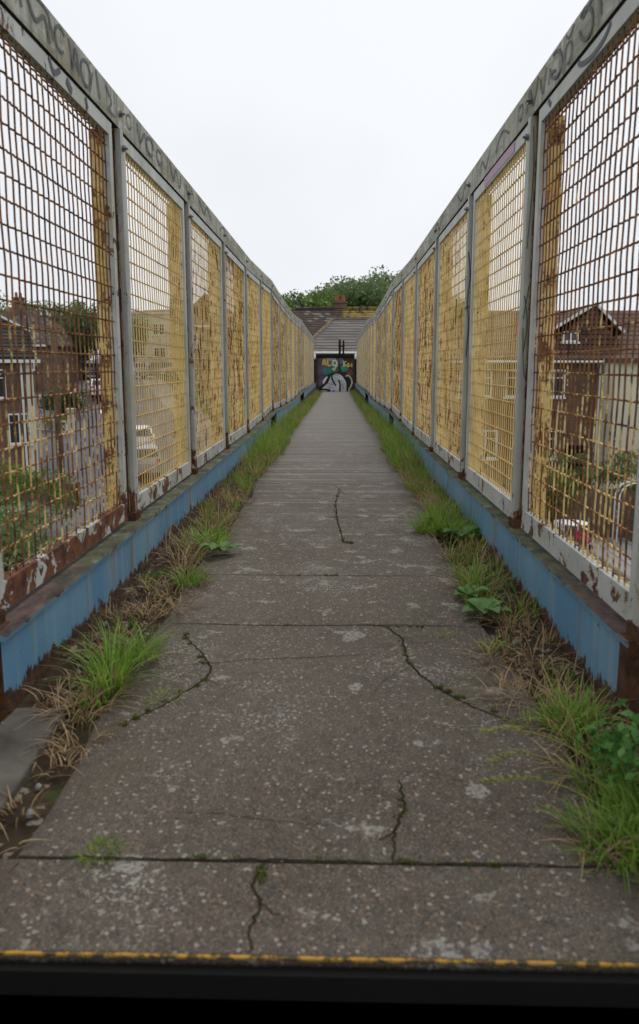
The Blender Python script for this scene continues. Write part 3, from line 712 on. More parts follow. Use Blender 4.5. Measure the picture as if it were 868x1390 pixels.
# two fence end posts with round caps, and rail post before the roof
for X0, lab in ((-1.0, 'slim dark end post with a white cap left of the graffiti wall'), (.83, 'slim dark end post with a white cap right of the graffiti wall')):
    p = empty('end_post', (X0, 32.25, zd(32)), label=lab, cat='post')
    m = MB(); m.box(-.05, .05, -.05, .05, -.1, 1.42); m.build('shaft', M['darkrust'], p)
    m = MB(); m.tube([(0, 0, 1.42), (0, 0, 1.5), (0, 0, 1.62), (0, 0, 1.66)], [.05, .065, .06, .03], 12); m.build('cap', M['white'], p, smooth=True)
p = empty('vent_pipe', (.17, 33.2, -1.4), label='dark twin pipe standing up behind the middle of the graffiti wall', cat='pipe')
m = MB(); m.tube([(-.05, 0, 0), (-.05, 0, 2.5)], .05, 8); m.tube([(.12, 0, 0), (.12, 0, 2.48)], .04, 8); m.box(-.12, .18, -.05, .05, 2.2, 2.26); m.build('shaft', M['darkrust'], p)

# ------------------------------------------------------------ houses
def P3(px, py, Y):   # point seen at photo px,py on plane at distance Y, used once to take the measurements below
    return ((px-457.5)/977*Y, Y, -(py-495)/977*Y)
def gable_roof(m, x0, x1, y0, y1, ze, zr, axis='x', hip0=0, hip1=0, ov=.3, th=.12):
    x0 -= ov; x1 += ov; y0 -= ov; y1 += ov
    if axis == 'x': rv = [(x0+hip0, (y0+y1)/2, zr), (x1-hip1, (y0+y1)/2, zr)]
    else: rv = [((x0+x1)/2, y0+hip0, zr), ((x0+x1)/2, y1-hip1, zr)]
    b = [(x0, y0, ze), (x1, y0, ze), (x1, y1, ze), (x0, y1, ze)]
    lo = [(x, y, z-th) for x, y, z in b]
    vs = b+rv+lo
    if axis == 'x': fs = [(0, 1, 5, 4), (2, 3, 4, 5), (1, 2, 5), (3, 0, 4)]
    else: fs = [(1, 2, 5, 4), (3, 0, 4, 5), (0, 1, 4), (2, 3, 5)]
    fs += [(6, 7, 1, 0), (7, 8, 2, 1), (8, 9, 3, 2), (9, 6, 0, 3), (9, 8, 7, 6)]
    return m.add(vs, fs)
def window(parent, xc, zc, w, h, y, face=-1, cols=2, off=(0, 0, 0), horiz=True, name='window', side='y'):
    f = MB(); t = .07; d0, d1 = (-.05, .04)
    def bx(a0, a1, z0, z1, e0, e1):
        return (a0, a1, e0, e1, z0, z1) if side == 'y' else (e0, e1, a0, a1, z0, z1)
    f.box(*bx(-w/2, -w/2+t, -h/2, h/2, d0, d1)); f.box(*bx(w/2-t, w/2, -h/2, h/2, d0, d1))
    f.box(*bx(-w/2+t, w/2-t, -h/2, -h/2+t, d0+.001, d1)); f.box(*bx(-w/2+t, w/2-t, h/2-t, h/2, d0+.001, d1))
    for i in range(1, cols): c_ = -w/2+w*i/cols; f.box(*bx(c_-.035, c_+.035, -h/2+t, h/2-t, d0+.004, d1-.004))
    if horiz: f.box(*bx(-w/2+t, w/2-t, h*.18, h*.18+.05, d0+.008, d1-.008))
    pos = (xc, y, zc) if side == 'y' else (y, xc, zc)
    o = f.build(name, M['white'], parent); o.location = pos
    g_ = MB(); g_.box(*bx(-w/2+t*.5, w/2-t*.5, -h/2+t*.5, h/2-t*.5, -.012, .012)); q = g_.build('pane', M['glass'], o)
    s2 = MB(); s2.box(*bx(-w/2-.08, w/2+.08, -h/2-.09, -h/2-.002, -.13, .02)); s2.build('sill', M['white'], o)
    return o
def chimney(parent, x, y, z0, z1, mat):
    m = MB(); m.box(x-.4, x+.4, y-.3, y+.3, z0, z1); m.box(x-.46, x+.46, y-.36, y+.36, z1, z1+.12)
    o = m.build('chimney', mat, parent); m = MB()
    m.tube([(x-.18, y, z1+.12), (x-.18, y, z1+.55)], [.13, .10], 10); m.tube([(x+.18, y, z1+.12), (x+.18, y, z1+.5)], [.13, .10], 10)
    m.build('chimney_pot', M['terra'], o); return o

# house closing the view
H = empty('house', (0, 40, gz(0, 40)), label='house with dark tiled roof and chimney behind the graffiti wall', cat='house')
hz = gz(0, 40)
def HP(o, H): o.location = tuple(a-b for a, b in zip(o.location, H.location)); return o
m = MB(); m.box(-4.5, 5.6, 43.2, 48.5, hz-.5, .80); HP(m.build('wall', M['brickR'], H), H)
m = MB(); gable_roof(m, -4.2+.0, 6.6, 43.2, 48.4, .75, 3.42, 'x', 1.9, 1.9); rr = HP(m.build('roof', M['tileB'], H), H)
chimney(rr, .2, 46.0, 2.6, 3.75, M['brickR'])
m = MB(); m.box(-1.5, 4.6, 36.2, 43.19, hz-.5, .60); HP(m.build('wall', M['brickR'], H), H)
m = MB(); gable_roof(m, -1.55, 4.7, 36.2, 44.6, .62, 2.46, 'x', 1.65, 1.65, .3); HP(m.build('roof', M['tileG'], H), H)
m = MB(); m.tube([(-1.85, 35.82, .575), (5.0, 35.82, .575)], .055, 8); m.box(-1.85, 5.0, 35.87, 35.9, .54, .62); HP(m.build('gutter', M['white'], H), H)
m = MB(); m.tube([(-1.75, 40.4, 2.5-.0), (-1.7, 40.4, 2.5)], .01, 4); 
m = MB()
a_, b_ = Vector((-1.85, 35.9, .62)), Vector((-.2, 40.4, 2.46)); m.tube([a_+(b_-a_)*t for t in (0, .25, .5, .75, 1)], .11, 6); m.tube([b_, Vector((3.35, 40.4, 2.46))], .11, 6)
HP(m.build('ridge_tiles', plain('ridge_mortar', (.17, .135, .10), .9, .1, .4, 6), H), H)
m = MB(); m.tube([(-2.6, 45.8, 3.44), (5.0, 45.8, 3.44)], .12, 6); HP(m.build('ridge_tiles', M['tileB'], H), H)
for x in (.3, 2.8): window(H, 0, 0, 1.3, 1.2, 0).location = (x, 36.2-40, -1.2-hz)

# house on the right: brick with tile-hung gable and a cream wing
def house_right():
    Y = 33.0; zb = gz(10, 33)
    H = empty('house', (10, Y, zb), label='brick house with cream wing and brown tile-hung gable right of the bridge', cat='house')
    m = MB(); m.box(5.2, 11.9, Y, Y+8, zb-.5, .25); HP(m.build('wall', M['brickR'], H), H)
    m = MB(); m.box(11.9, 17.5, Y-1.6, Y+7, zb-.5, .22); HP(m.build('wing_wall', M['cream'], H), H)
    m = MB(); gable_roof(m, 4.6, 18.2, Y, Y+8, .2, 2.66, 'x', 2.4, 3.5, .35); r = HP(m.build('roof', M['tileR'], H), H)
    chimney(r, 16, Y+4, 2.2, 3.6, M['brickR'])
    m = MB(); gable_roof(m, 12.1, 17.6, Y-1.6, Y+3, .22, 1.5, 'y', 2.4, 0, .3); HP(m.build('roof', M['tileR'], H), H)
    # front gable
    ax, az = 11.65, 2.72; g0, g1 = 9.0, 13.6; 
    m = MB(); m.prism([(g0+1.0, 1.15), (g1-1.0, 1.15), (ax, az-.08)], 'y', Y+.6, Y+4.0); m.box(g0+.8, g1-.8, Y+.62, Y+4.0, .1, 1.15); HP(m.build('tile_hung_gable', M['tileR'], H), H)
    m = MB()
    for ex, ez in ((g0+.55, 1.45), (g1-.6, 1.45)):
        dx, dz = ax-ex, az-ez; l = math.hypot(dx, dz); nx_, nz = -dz/l*.06, dx/l*.06
        m.prism([(ex-nx_, ez-nz), (ax-nx_, az-nz), (ax+nx_, az+nz), (ex+nx_, ez+nz)], 'y', Y+.50, Y+.56)
    HP(m.build('bargeboard', M['white'], H), H)
    m = MB(); vs = [(g0+.55, Y+.56, 1.45), (ax, Y+.56, az), (g1-.6, Y+.56, 1.45), (g0+.55, Y+4, 1.45), (ax, Y+4, az), (g1-.6, Y+4, 1.45)]
    vs += [(x, y, z-.1) for x, y, z in vs]; m.add(vs, [(0, 1, 4, 3), (1, 2, 5, 4), (6, 9, 10, 7), (7, 10, 11, 8), (0, 6, 7, 1), (1, 7, 8, 2)]); HP(m.build('gable_roof', M['tileR'], H), H)
    m = MB(); m.tube([(4.9, Y-.40, .12), (11.8, Y-.40, .12)], .055, 8); m.tube([(11.8, Y-.1, .1), (11.8, Y-.1, zb)], .05, 8); HP(m.build('gutter', M['white'], H), H)
    for x, w in ((6.25, 1.5), (8.35, 1.5), (9.75, 1.05)): o = window(H, x, -.83, w, 1.22, Y-.02, cols=2); HP(o, H)
    o = window(H, 10.6, 1.25, .7, .45, Y+.58, cols=2, horiz=False); HP(o, H)
    for x, w in ((6.5, 1.7), (9.2, 1.6)): o = window(H, x, -3.6, w, 1.3, Y-.02, cols=3); HP(o, H)
    o = window(H, 14.6, -3.6, 1.8, 1.3, Y-1.62, cols=3); HP(o, H)
    m = MB(); m.box(10.4, 11.3, Y-.04, Y+.02, zb, zb+2.0); dd = HP(m.build('door', M['darksteel'], H), H)
    m = MB(); m.tube([(10.5, Y-.10, zb+1), (10.5, Y-.10, zb+1.12)], .015, 6); m.build('handle', M['alloy'], dd)
house_right()

def house_simple(x0, x1, y0, y1, ze, zr, label, wm, rm, axis='x', hips=(0, 0), wins=(), ch=None, name='house', sidewins=()):
    zb = gz((x0+x1)/2, (y0+y1)/2)-.1
    zb = min(zb, gz(x0, y0), gz(x1, y0))
    H = empty(name, ((x0+x1)/2, y0, zb), label=label, cat='house')
    m = MB(); m.box(x0, x1, y0, y1, zb-.5, ze)
    if axis == 'x' and hips[0] == 0: m.prism([(y0, ze), (y1, ze), ((y0+y1)/2, zr-.12)], 'x', x0+.01, x1-.01)
    if axis == 'y' and hips[0] == 0: m.prism([(x0, ze), (x1, ze), ((x0+x1)/2, zr-.12)], 'y', y0+.01, y1-.01)
    HP(m.build('wall', wm, H), H)
    m = MB(); gable_roof(m, x0, x1, y0, y1, ze, zr, axis, *hips); r = HP(m.build('roof', rm, H), H)
    m = MB(); m.box(x0-.35, x1+.35, y0-.36, y0-.31, ze-.17, ze-.02); HP(m.build('fascia', M['white'], H), H)
    if ch: chimney(r, ch[0], ch[1], zr-.6, zr+ch[2], M['brickR'])
    for x, z, w, h in wins: HP(window(H, x, z, w, h, y0-.02), H)
    for y, z, w, h in sidewins: HP(window(H, y, z, w, h, x1+.02, side='x'), H)
    return H
hl = house_simple(-21.5, -13.9, 33, 41, .25, 2.5, 'brown brick house with white bargeboard and cream corner, nearest on the left', M['brickR'], M['tileG'], 'x', (2.4, 2.4),
             wins=[(-15.6, -.85, 1.1, 1.3), (-14.6, -2.9, .95, 1.4), (-17.5, -2.9, 1.8, 1.3), (-18, -.8, 1.8, 1.2)], ch=(-17.3, 37, .9), sidewins=[(35.5, -.8, 1.1, 1.2), (38.5, -.8, 1.1, 1.2), (36, -3.0, 1.4, 1.2)])
HLC = hl
m = MB(); m.box(-14.25, -13.88, 32.97, 33.4, gz(-14, 33)-.3, .1); HP(m.build('cream_corner', M['cream'], hl), hl)
m = MB(); m.tube([(-14.38, 32.9, .1), (-14.38, 32.9, gz(-14, 33))], .05, 8); HP(m.build('drainpipe', M['white'], hl), hl)
m = MB(); m.prism([(-15.3, 2.25), (-13.95, 1.55), (-13.95, 1.45), (-15.3, 2.15)], 'y', 32.5, 32.6); HP(m.build('bargeboard', M['white'], hl), hl)
m = MB(); m.prism([(-16.8, .3), (-13.75, .3), (-13.95, 1.5), (-15.3, 2.2), (-16.8, 1.5)], 'y', 32.65, 36.0); HP(m.build('gable', M['tileG'], hl), hl)
th_ = .50; hl.rotation_euler[2] = th_; hl.location = (-13.95-3.8*math.cos(th_), 33.0-3.8*math.sin(th_), hl.location.z)
house_simple(-30, -23.5, 58, 67, 1.6, 4.6, 'grey-roofed house half hidden by trees beyond the left-hand brown house', M['brickR'], M['tileB'], 'x', (2, 2), wins=[(-25, .2, 1.4, 1.2), (-28, .2, 1.4, 1.2)], ch=(-27, 62, .9))
house_simple(-25.5, -16.5, 88, 98, 6.2, 6.9, 'wide cream flat-topped block beyond the parked cars on the left', M['cream'], M['tileB'], 'x', (3, 3), wins=[(-24, 4.2, 1.5, 1.3), (-21.5, 4.2, 1.5, 1.3), (-19, 4.2, 1.5, 1.3), (-24, 1.4, 1.5, 1.3), (-21.5, 1.4, 1.5, 1.3), (-19, 1.4, 1.5, 1.3)])
house_simple(-13.6, -8.6, 62, 71, 3.3, 5.9, 'tall brick house with its gable end towards the bridge, right of the road', M['brickR'], M['tileR'], 'y', (0, 0), wins=[(-12.4, 2.0, 1.1, 1.2), (-9.9, 2.0, 1.1, 1.2), (-12.4, -.9, 1.1, 1.2), (-9.9, -.9, 1.1, 1.2)], ch=(-11.1, 66, .8))
house_simple(19.5, 27, 38, 46, .4, 3.0, 'red-roofed brick house beyond the cream wing on the far right', M['brickR'], M['tileR'], 'x', (2.4, 2.4), wins=[(21, -.8, 1.4, 1.2), (24, -.8, 1.4, 1.2)], ch=(23, 42, .9))

# ------------------------------------------------------------ vegetation builders
def leaf_cloud(center, radii, n, size, clumps=26, seed=0, hollow=.35, flat=.0, box=False):
    r = np.random.default_rng(seed)
    cs = r.normal(size=(clumps, 3)); cs /= np.linalg.norm(cs, axis=1)[:, None]
    cs *= (hollow+(1-hollow)*r.random((clumps, 1))**.6)*.80
    if box: cs = r.uniform(-1, 1, (clumps, 3))*.86
    cs[:, 2] *= (1-flat)
    cr_ = r.uniform(.22, .42, clumps) if not box else r.uniform(.14, .26, clumps)
    k = r.integers(0, clumps, n)
    d_ = r.normal(size=(n, 3)); d_ /= np.linalg.norm(d_, axis=1)[:, None]
    p = cs[k]+d_*(r.random((n, 1))**.45)*cr_[k][:, None]
    p = p*np.array(radii)+np.array(center)
    a = r.normal(size=(n, 3)); a /= np.linalg.norm(a, axis=1)[:, None]
    b = np.cross(a, r.normal(size=(n, 3))); b /= np.linalg.norm(b, axis=1)[:, None]
    s1 = size*r.uniform(.6, 1.3, (n, 1)); s2 = s1*r.uniform(.45, .7, (n, 1))
    V = np.stack([p-a*s1*.5, p+b*s2*.5, p+a*s1*.5, p-b*s2*.5], 1).reshape(-1, 3)
    return V, np.arange(4*n).reshape(-1, 4)
def make_tree(h, rad, leafm, seed, n=5200, size=.30, label='', trunkfrac=.3, shape=1.0):
    t = empty('tree', (0, 0, 0), label=label, cat='tree')
    rnd = random.Random(seed); m = MB()
    m.tube([(0, 0, -.4), (.08, 0, h*.2), (.0, .1, h*.45), (.1, 0, h*.8)], [rad*.09, rad*.065, rad*.045, .03], 8)
    for i in range(9):
        a = i*2.4; z0 = h*(.28+.05*i); l = rad*rnd.uniform(.5, .85)
        m.tube([(0, 0, z0), (math.cos(a)*l*.5, math.sin(a)*l*.5, z0+l*.35), (math.cos(a)*l, math.sin(a)*l, z0+l*.6)], [rad*.035, rad*.02, .015], 6)
    m.build('trunk', M['bark'], t, smooth=True)
    V, Q = leaf_cloud((0, 0, h*(.5+trunkfrac*.5)-.2), (rad, rad, h*(1-trunkfrac)*.52*shape), n, size, 34, seed)
    npmesh('crown', V, Q, leafm, t); return t
T1 = make_tree(9.5, 4.6, M['leafA'], 11, 6500, .36, 'broad green tree rising behind the chimney of the end house')
T2 = make_tree(8.2, 3.4, M['leafB'], 12, 5000, .32, 'lighter green tree left of the chimney behind the end house')
T3 = make_tree(10.5, 3.6, M['leafA'], 13, 5000, .34, 'tallest tree, right of the chimney behind the end house')
T4 = make_tree(8, 3.0, M['leafD'], 14, 5200, .32, 'dark tree at the left end of the end house roof')
def put(t, x, y, s=1, z=None, rz=0, squash=1):
    t.location = (x, y, (gz(x, y) if z is None else z)); t.scale = (s, s, s*squash); t.rotation_euler = (0, 0, rz); return t
Yt = 66
put(T1, 1.0, Yt, 1, z=-.7); put(T2, -2.3, 60, .95, z=-1.0); put(T3, 5.4, 70, 1.05, z=-1.3); put(T4, -4.9, 63, .95, z=-1.5)
def cp(t, x, y, s, label, group=None, z=None, rz=1., squash=1):
    c = copy_tree(t); c['label'] = label
    if group: c['group'] = group
    return put(c, x, y, s, z, rz, squash)
BT = 'tree in the skyline row beyond the %s-hand parapet'
cp(T4, -3.5, 75, 1.0, 'small dark tree behind the lighter tree left of the chimney', z=-.6)
cp(T1, 9.5, 74, .95, 'rounded tree behind the right-hand parapet beyond the end house', z=-1)
for i, (x, y, s) in enumerate([(-33, 75, .9), (-27, 84, 1.0), (-40, 80, 1.1), (-48, 74, 1.0), (-36, 98, 1.1), (-30, 108, 1.1), (-52, 100, 1.2), (24, 62, .9), (30, 58, 1.0), (36, 66, 1.1), (17, 66, .8), (42, 56, 1.0), (-14, 104, 1.0), (-7, 100, .9), (14, 92, 1), (22, 90, 1)]):
    cp([T1, T4, T3, T2][i % 4], x, y, s, BT % ('left' if x < 0 else 'right'), 'skyline trees behind the houses', rz=i)
cp(T4, -23.0, 66, .62, 'narrow dark tree beside the road beyond the telegraph pole', rz=2, squash=1.3)
cp(T3, -21.2, 76, .66, 'dark tree at the far bend of the road on the left', rz=2.6)
cp(T4, 17.6, 31, .72, 'dark tree by the right side of the cream house wing', rz=4)
def shrub(x, y, rx, ry, h, mat, label, n=3500, size=.14, box=False, name='shrub', cat='shrub', seed=0, z=None, clumps=30):
    zb = gz(x, y) if z is None else z
    t = empty(name, (x, y, zb), label=label, cat=cat)
    m = MB()
    for k in range(5):
        a = k*1.3; m.tube([(math.cos(a)*rx*.15, math.sin(a)*ry*.15, -.1), (math.cos(a)*rx*.4, math.sin(a)*ry*.4, h*.55)], [.05, .02], 5)
    m.build('stem', M['bark'], t)
    V, Q = leaf_cloud((0, 0, h*.5), (rx, ry, h*.52), n, size, clumps, seed, .1, box=box); npmesh('foliage', V, Q, mat, t); return t
# left garden and verge
shrub(-11.6, 23.0, 3.0, 1.3, 2.7, M['leafB'], 'long bright green hedge below the left parapet, in front of the brown house', 9000, .12, True, 'hedge', 'hedge', 21, clumps=70)
shrub(-7.9, 14.5, 2.6, 2.4, 3.1, M['leafA'], 'big rough shrub close under the left parapet', 9000, .13, False, seed=22, clumps=60)
shrub(-6.1, 10.5, 1.9, 1.7, 2.1, M['leafB'], 'bright low shrub nearest to the bridge on the left', 6000, .11, False, seed=23, clumps=50)
shrub(-18.2, 48, 2.2, 1.5, 2.6, M['leafD'], 'dark clipped shrub behind the red board beside the road', 5000, .16, False, seed=24)
shrub(-17.5, 44.5, 1.0, .8, 1.2, M['leafY'], 'small yellow flowering bush beside the concrete gatepost', 2200, .10, False, seed=25)
shrub(-23.5, 47, 3.5, 2.4, 3.2, M['leafD'], 'wide dark evergreen behind the brown house on the left', 6000, .16, False, seed=26)
# right garden
shrub(9.3, 27.0, 2.6, 1.0, 2.6, M['leafA'], 'tall green hedge under the windows of the brick house on the right', 9000, .13, True, 'hedge', 'hedge', 31, clumps=60)
shrub(11.6, 25.2, 1.6, 1.2, 3.4, M['leafA'], 'tall leafy bush in front of the cream house wing', 7000, .13, False, seed=32, clumps=40)
shrub(7.2, 24.5, 1.4, 1.1, 2.4, M['leafB'], 'bright green bush at the left end of the right-hand garden', 5000, .12, False, seed=33, clumps=40)
shrub(8.6, 14.2, 1.3, 1.6, 1.3, M['leafB'], 'low green shrub beside the paved yard close to the bridge', 4500, .10, False, seed=34, clumps=40)
shrub(4.2, 9.2, 1.2, 2.2, 1.5, M['leafA'], 'rough undergrowth bush against the foot of the bridge on the right', 5000, .10, False, seed=35, clumps=40)

# paved yard on the right, garden things
m = MB(); m.box(4.9, 9.6, 17.2, 23.6, GZ-.3, GZ+.06); tag(m.build('paving', m_brick('paving_blocks', (.26, .24, .23), (.34, .32, .31), (.12, .11, .10), 'x', 2.2)), kind='structure')
def board_fence(p0, p1, h, label, mat, n, name='garden_fence'):
    p0 = Vector(p0); p1 = Vector(p1); L = (p1-p0).length; f = empty(name, (*p0, gz(*p0)), math.atan2(p1.y-p0.y, p1.x-p0.x), label, 'fence')
    m = MB(); k = int(L/.15)
    for i in range(k): hh = h+random.uniform(-.02, .02); m.box(i*L/k+.006, (i+1)*L/k-.006, -.012, .012, .03, hh)
    m.box(0, L, .013, .05, h*.25, h*.25+.09); m.box(0, L, .013, .05, h*.8, h*.8+.09); m.build('board_panel', mat, f)
    for i in range(n+1): q = MB(); q.box(i*L/n-.05, i*L/n+.05, .05, .15, -.3, h+.06); q.build('post', mat, f)
board_fence((7.4, 23.9), (13.0, 23.4), 1.6, 'dark board fence behind the paved yard on the right', M['wood'], 3)
board_fence((10.2, 12.5), (10.0, 23.3), 1.5, 'dark board fence along the right side of the paved yard', M['wood'], 5)
def garden_chair(x, y, rz, label):
    c_ = empty('garden_chair', (x, y, GZ+.062), rz, label, 'garden chair', 'white garden chairs in the paved yard')
    m = MB(); m.box(-.22, .22, -.22, .22, .42, .45); m.build('seat', M['white'], c_, bevel=.01)
    m = MB(); m.box(-.22, -.18, .19, .22, .452, .95); m.box(.18, .22, .19, .22, .452, .95); m.box(-.18, .18, .195, .215, .88, .95)
    for k in range(4): m.box(-.13+k*.08, -.10+k*.08, .197, .213, .452, .88)
    m.build('backrest', M['white'], c_)
    for sx in (-1, 1):
        for sy in (-1, 1): m = MB(); m.tube([(sx*.19, sy*.19, .42), (sx*.22, sy*.23, 0)], .018, 6); m.build('leg', M['white'], c_)
garden_chair(7.0, 21.8, .5, 'white garden chair left of the white table in the paved yard')
garden_chair(5.6, 22.9, -.8, 'white garden chair by itself at the left end of the paved yard')
tb = empty('garden_table', (7.55, 22.6, GZ+.062), label='round white garden table in the paved yard', cat='table')
m = MB(); m.tube([(0, 0, .70), (0, 0, .73)], .45, 24); m.build('tabletop', M['white'], tb)
for k in range(4): a = k*math.pi/2+.4; m = MB(); m.tube([(math.cos(a)*.15, math.sin(a)*.15, .70), (math.cos(a)*.36, math.sin(a)*.36, 0)], .02, 6); m.build('leg', M['white'], tb)
fp = empty('flower_tub', (7.25, 20.9, GZ+.062), label='tub of pink and red flowers in front of the white garden table', cat='flower tub')
m = MB(); m.tube([(0, 0, 0), (0, 0, .38), (0, 0, .42)], [.19, .27, .29], 16); m.build('tub', M['black'], fp)
V, Q = leaf_cloud((0, 0, .62), (.33, .33, .26), 900, .07, 16, 51, .1); npmesh('flowers', V, Q, M['pink'], fp)
V, Q = leaf_cloud((0, 0, .52), (.30, .30, .18), 600, .08, 16, 52, .1); npmesh('foliage', V, Q, M['leafA'], fp)
ar = empty('garden_arch', (9.6, 23.0, GZ), label='white metal garden arch against the dark fence on the right', cat='garden arch')
for dx in (-.0, .35):
    m = MB(); pts = [(-.5, dx, 0), (-.5, dx, 1.5)]+[(-.5*math.cos(t), dx, 1.5+.5*math.sin(t)) for t in np.linspace(.2, math.pi-.2, 9)]+[(.5, dx, 1.5), (.5, dx, 0)]; m.tube(pts, .025, 6); m.build('hoop', M['white'], ar)
m = MB()
for i in range(6): m.tube([(-.5, 0, .2+i*.22), (-.5, .35, .2+i*.22)], .012, 5); m.tube([(.5, 0, .2+i*.22), (.5, .35, .2+i*.22)], .012, 5)
m.build('rungs', M['white'], ar)

# left-hand street things
tp = empty('telegraph_pole', (-12.1, 31.0, gz(-12.1, 31)), label='tall brown wooden telegraph pole beside the left-hand house', cat='telegraph pole')
zt = 2.35-tp.location.z; m = MB(); m.tube([(0, 0, -.5), (0, 0, zt*.5), (0, 0, zt)], [.17, .15, .12], 10); m.build('pole', M['wood'], tp, smooth=True)
m = MB(); m.box(-.5, .5, -.16, -.10, zt-.4, zt-.28); m.box(-.35, .35, -.16, -.10, zt-.9, zt-.8); m.build('crossarm', M['wood'], tp)
for k, x in enumerate((-.42, -.15, .15, .42)): m = MB(); m.tube([(x, -.13, zt-.28), (x, -.13, zt-.16)], [.03, .02], 8); m.build('insulator', M['white'], tp)
def wire(a, b, sag, label):
    m = MB(); m.tube([(a[0]+(b[0]-a[0])*t, a[1]+(b[1]-a[1])*t, a[2]+(b[2]-a[2])*t-sag*4*t*(1-t)) for t in np.linspace(0, 1, 14)], .012, 4)
    tag(m.build('overhead_cable', M['black']), label, 'cable')
wire((-11.9, 31, 2.1), (-25, 92, 6.3), 1.2, 'overhead cable running from the pole to the cream block')
wire((-12.2, 31, 2.1), (-26, 60, 4.0), .6, 'overhead cable running from the pole to the grey-roofed house')
def lamp(x, y, label, h=6.2):
    z = gz(x, y); l = empty('street_lamp', (x, y, z), .4, label, 'street lamp')
    m = MB(); m.tube([(0, 0, -.2), (0, 0, 1.2), (0, 0, h-.6), (.15, 0, h-.2), (.5, 0, h), (1.0, 0, h+.03)], [.09, .08, .05, .05, .045, .04], 8); m.build('pole', M['darksteel'], l)
    m = MB(); m.box(.9, 1.5, -.12, .12, h-.05, h+.08); m.build('lantern', M['alloy'], l, bevel=.03)
lamp(-17.6, 52.8, 'black street lamp with a curved arm beside the left-hand road', 5.0)
cp_post = MB(); cp_post.box(-16.35, -15.95, 43.3, 43.6, gz(-16, 43)-.2, gz(-16, 43)+1.65); cp_post.box(-16.4, -15.9, 43.25, 43.65, gz(-16, 43)+1.652, gz(-16, 43)+1.76)
tag(cp_post.build('gatepost', M['cream'], bevel=.02), 'pale concrete gatepost at the roadside on the left', 'gatepost')
sb = empty('sign_board', (-18.9, 51, gz(-18.9, 51)), label='red board with two white panels beside the road', cat='sign')
hh = -1.6-sb.location.z; 
for x in (-.5, .5): m = MB(); m.tube([(x, 0, 0), (x, 0, hh-.3)], .035, 6); m.build('leg', M['white'], sb)
m = MB(); m.box(-.6, .6, -.05, 0, hh-.5, hh+.15); m.build('board', M['red'], sb, bevel=.01)
m = MB(); m.box(-.48, -.06, -.056, -.051, hh-.42, hh-.08); m.box(.06, .48, -.056, -.051, hh-.42, hh-.08); m.build('white_panels', M['white'], sb)
def lattice(p0, p1, h, label):
    p0 = Vector(p0); p1 = Vector(p1); L = (p1-p0).length; f = empty('lattice_fence', (*p0, gz(*p0)), math.atan2(p1.y-p0.y, p1.x-p0.x), label, 'fence')
    f.rotation_euler[1] = -math.atan2(gz(*p1)-gz(*p0), L)
    m = MB(); m.box(0, L, -.03, .03, h-.08, h); m.box(0, L, -.03, .03, .1, .18); m.build('rail', M['white'], f)
    m = MB(); k = int(L/.5)
    for i in range(k):
        a, b = i*L/k, (i+1)*L/k; m.tube([(a, 0, .18), (b, 0, h-.08)], .02, 4); m.tube([(b, 0, .18), (a, 0, h-.08)], .02, 4)
    m.build('lattice', M['white'], f)
    for i in range(5): m = MB(); m.box(i*L/4-.05, i*L/4+.05, -.045, .045, -.2, h+.05); m.build('post', M['white'], f)
lattice((-20.5, 45.5), (-16.6, 43.8), .85, 'low white lattice fence in front of the dark shrub on the left')
board_fence((-16.0, 30.0), (-10.2, 27.6), 1.0, 'low dark fence along the foot of the left-hand hedge', M['wood'], 3)

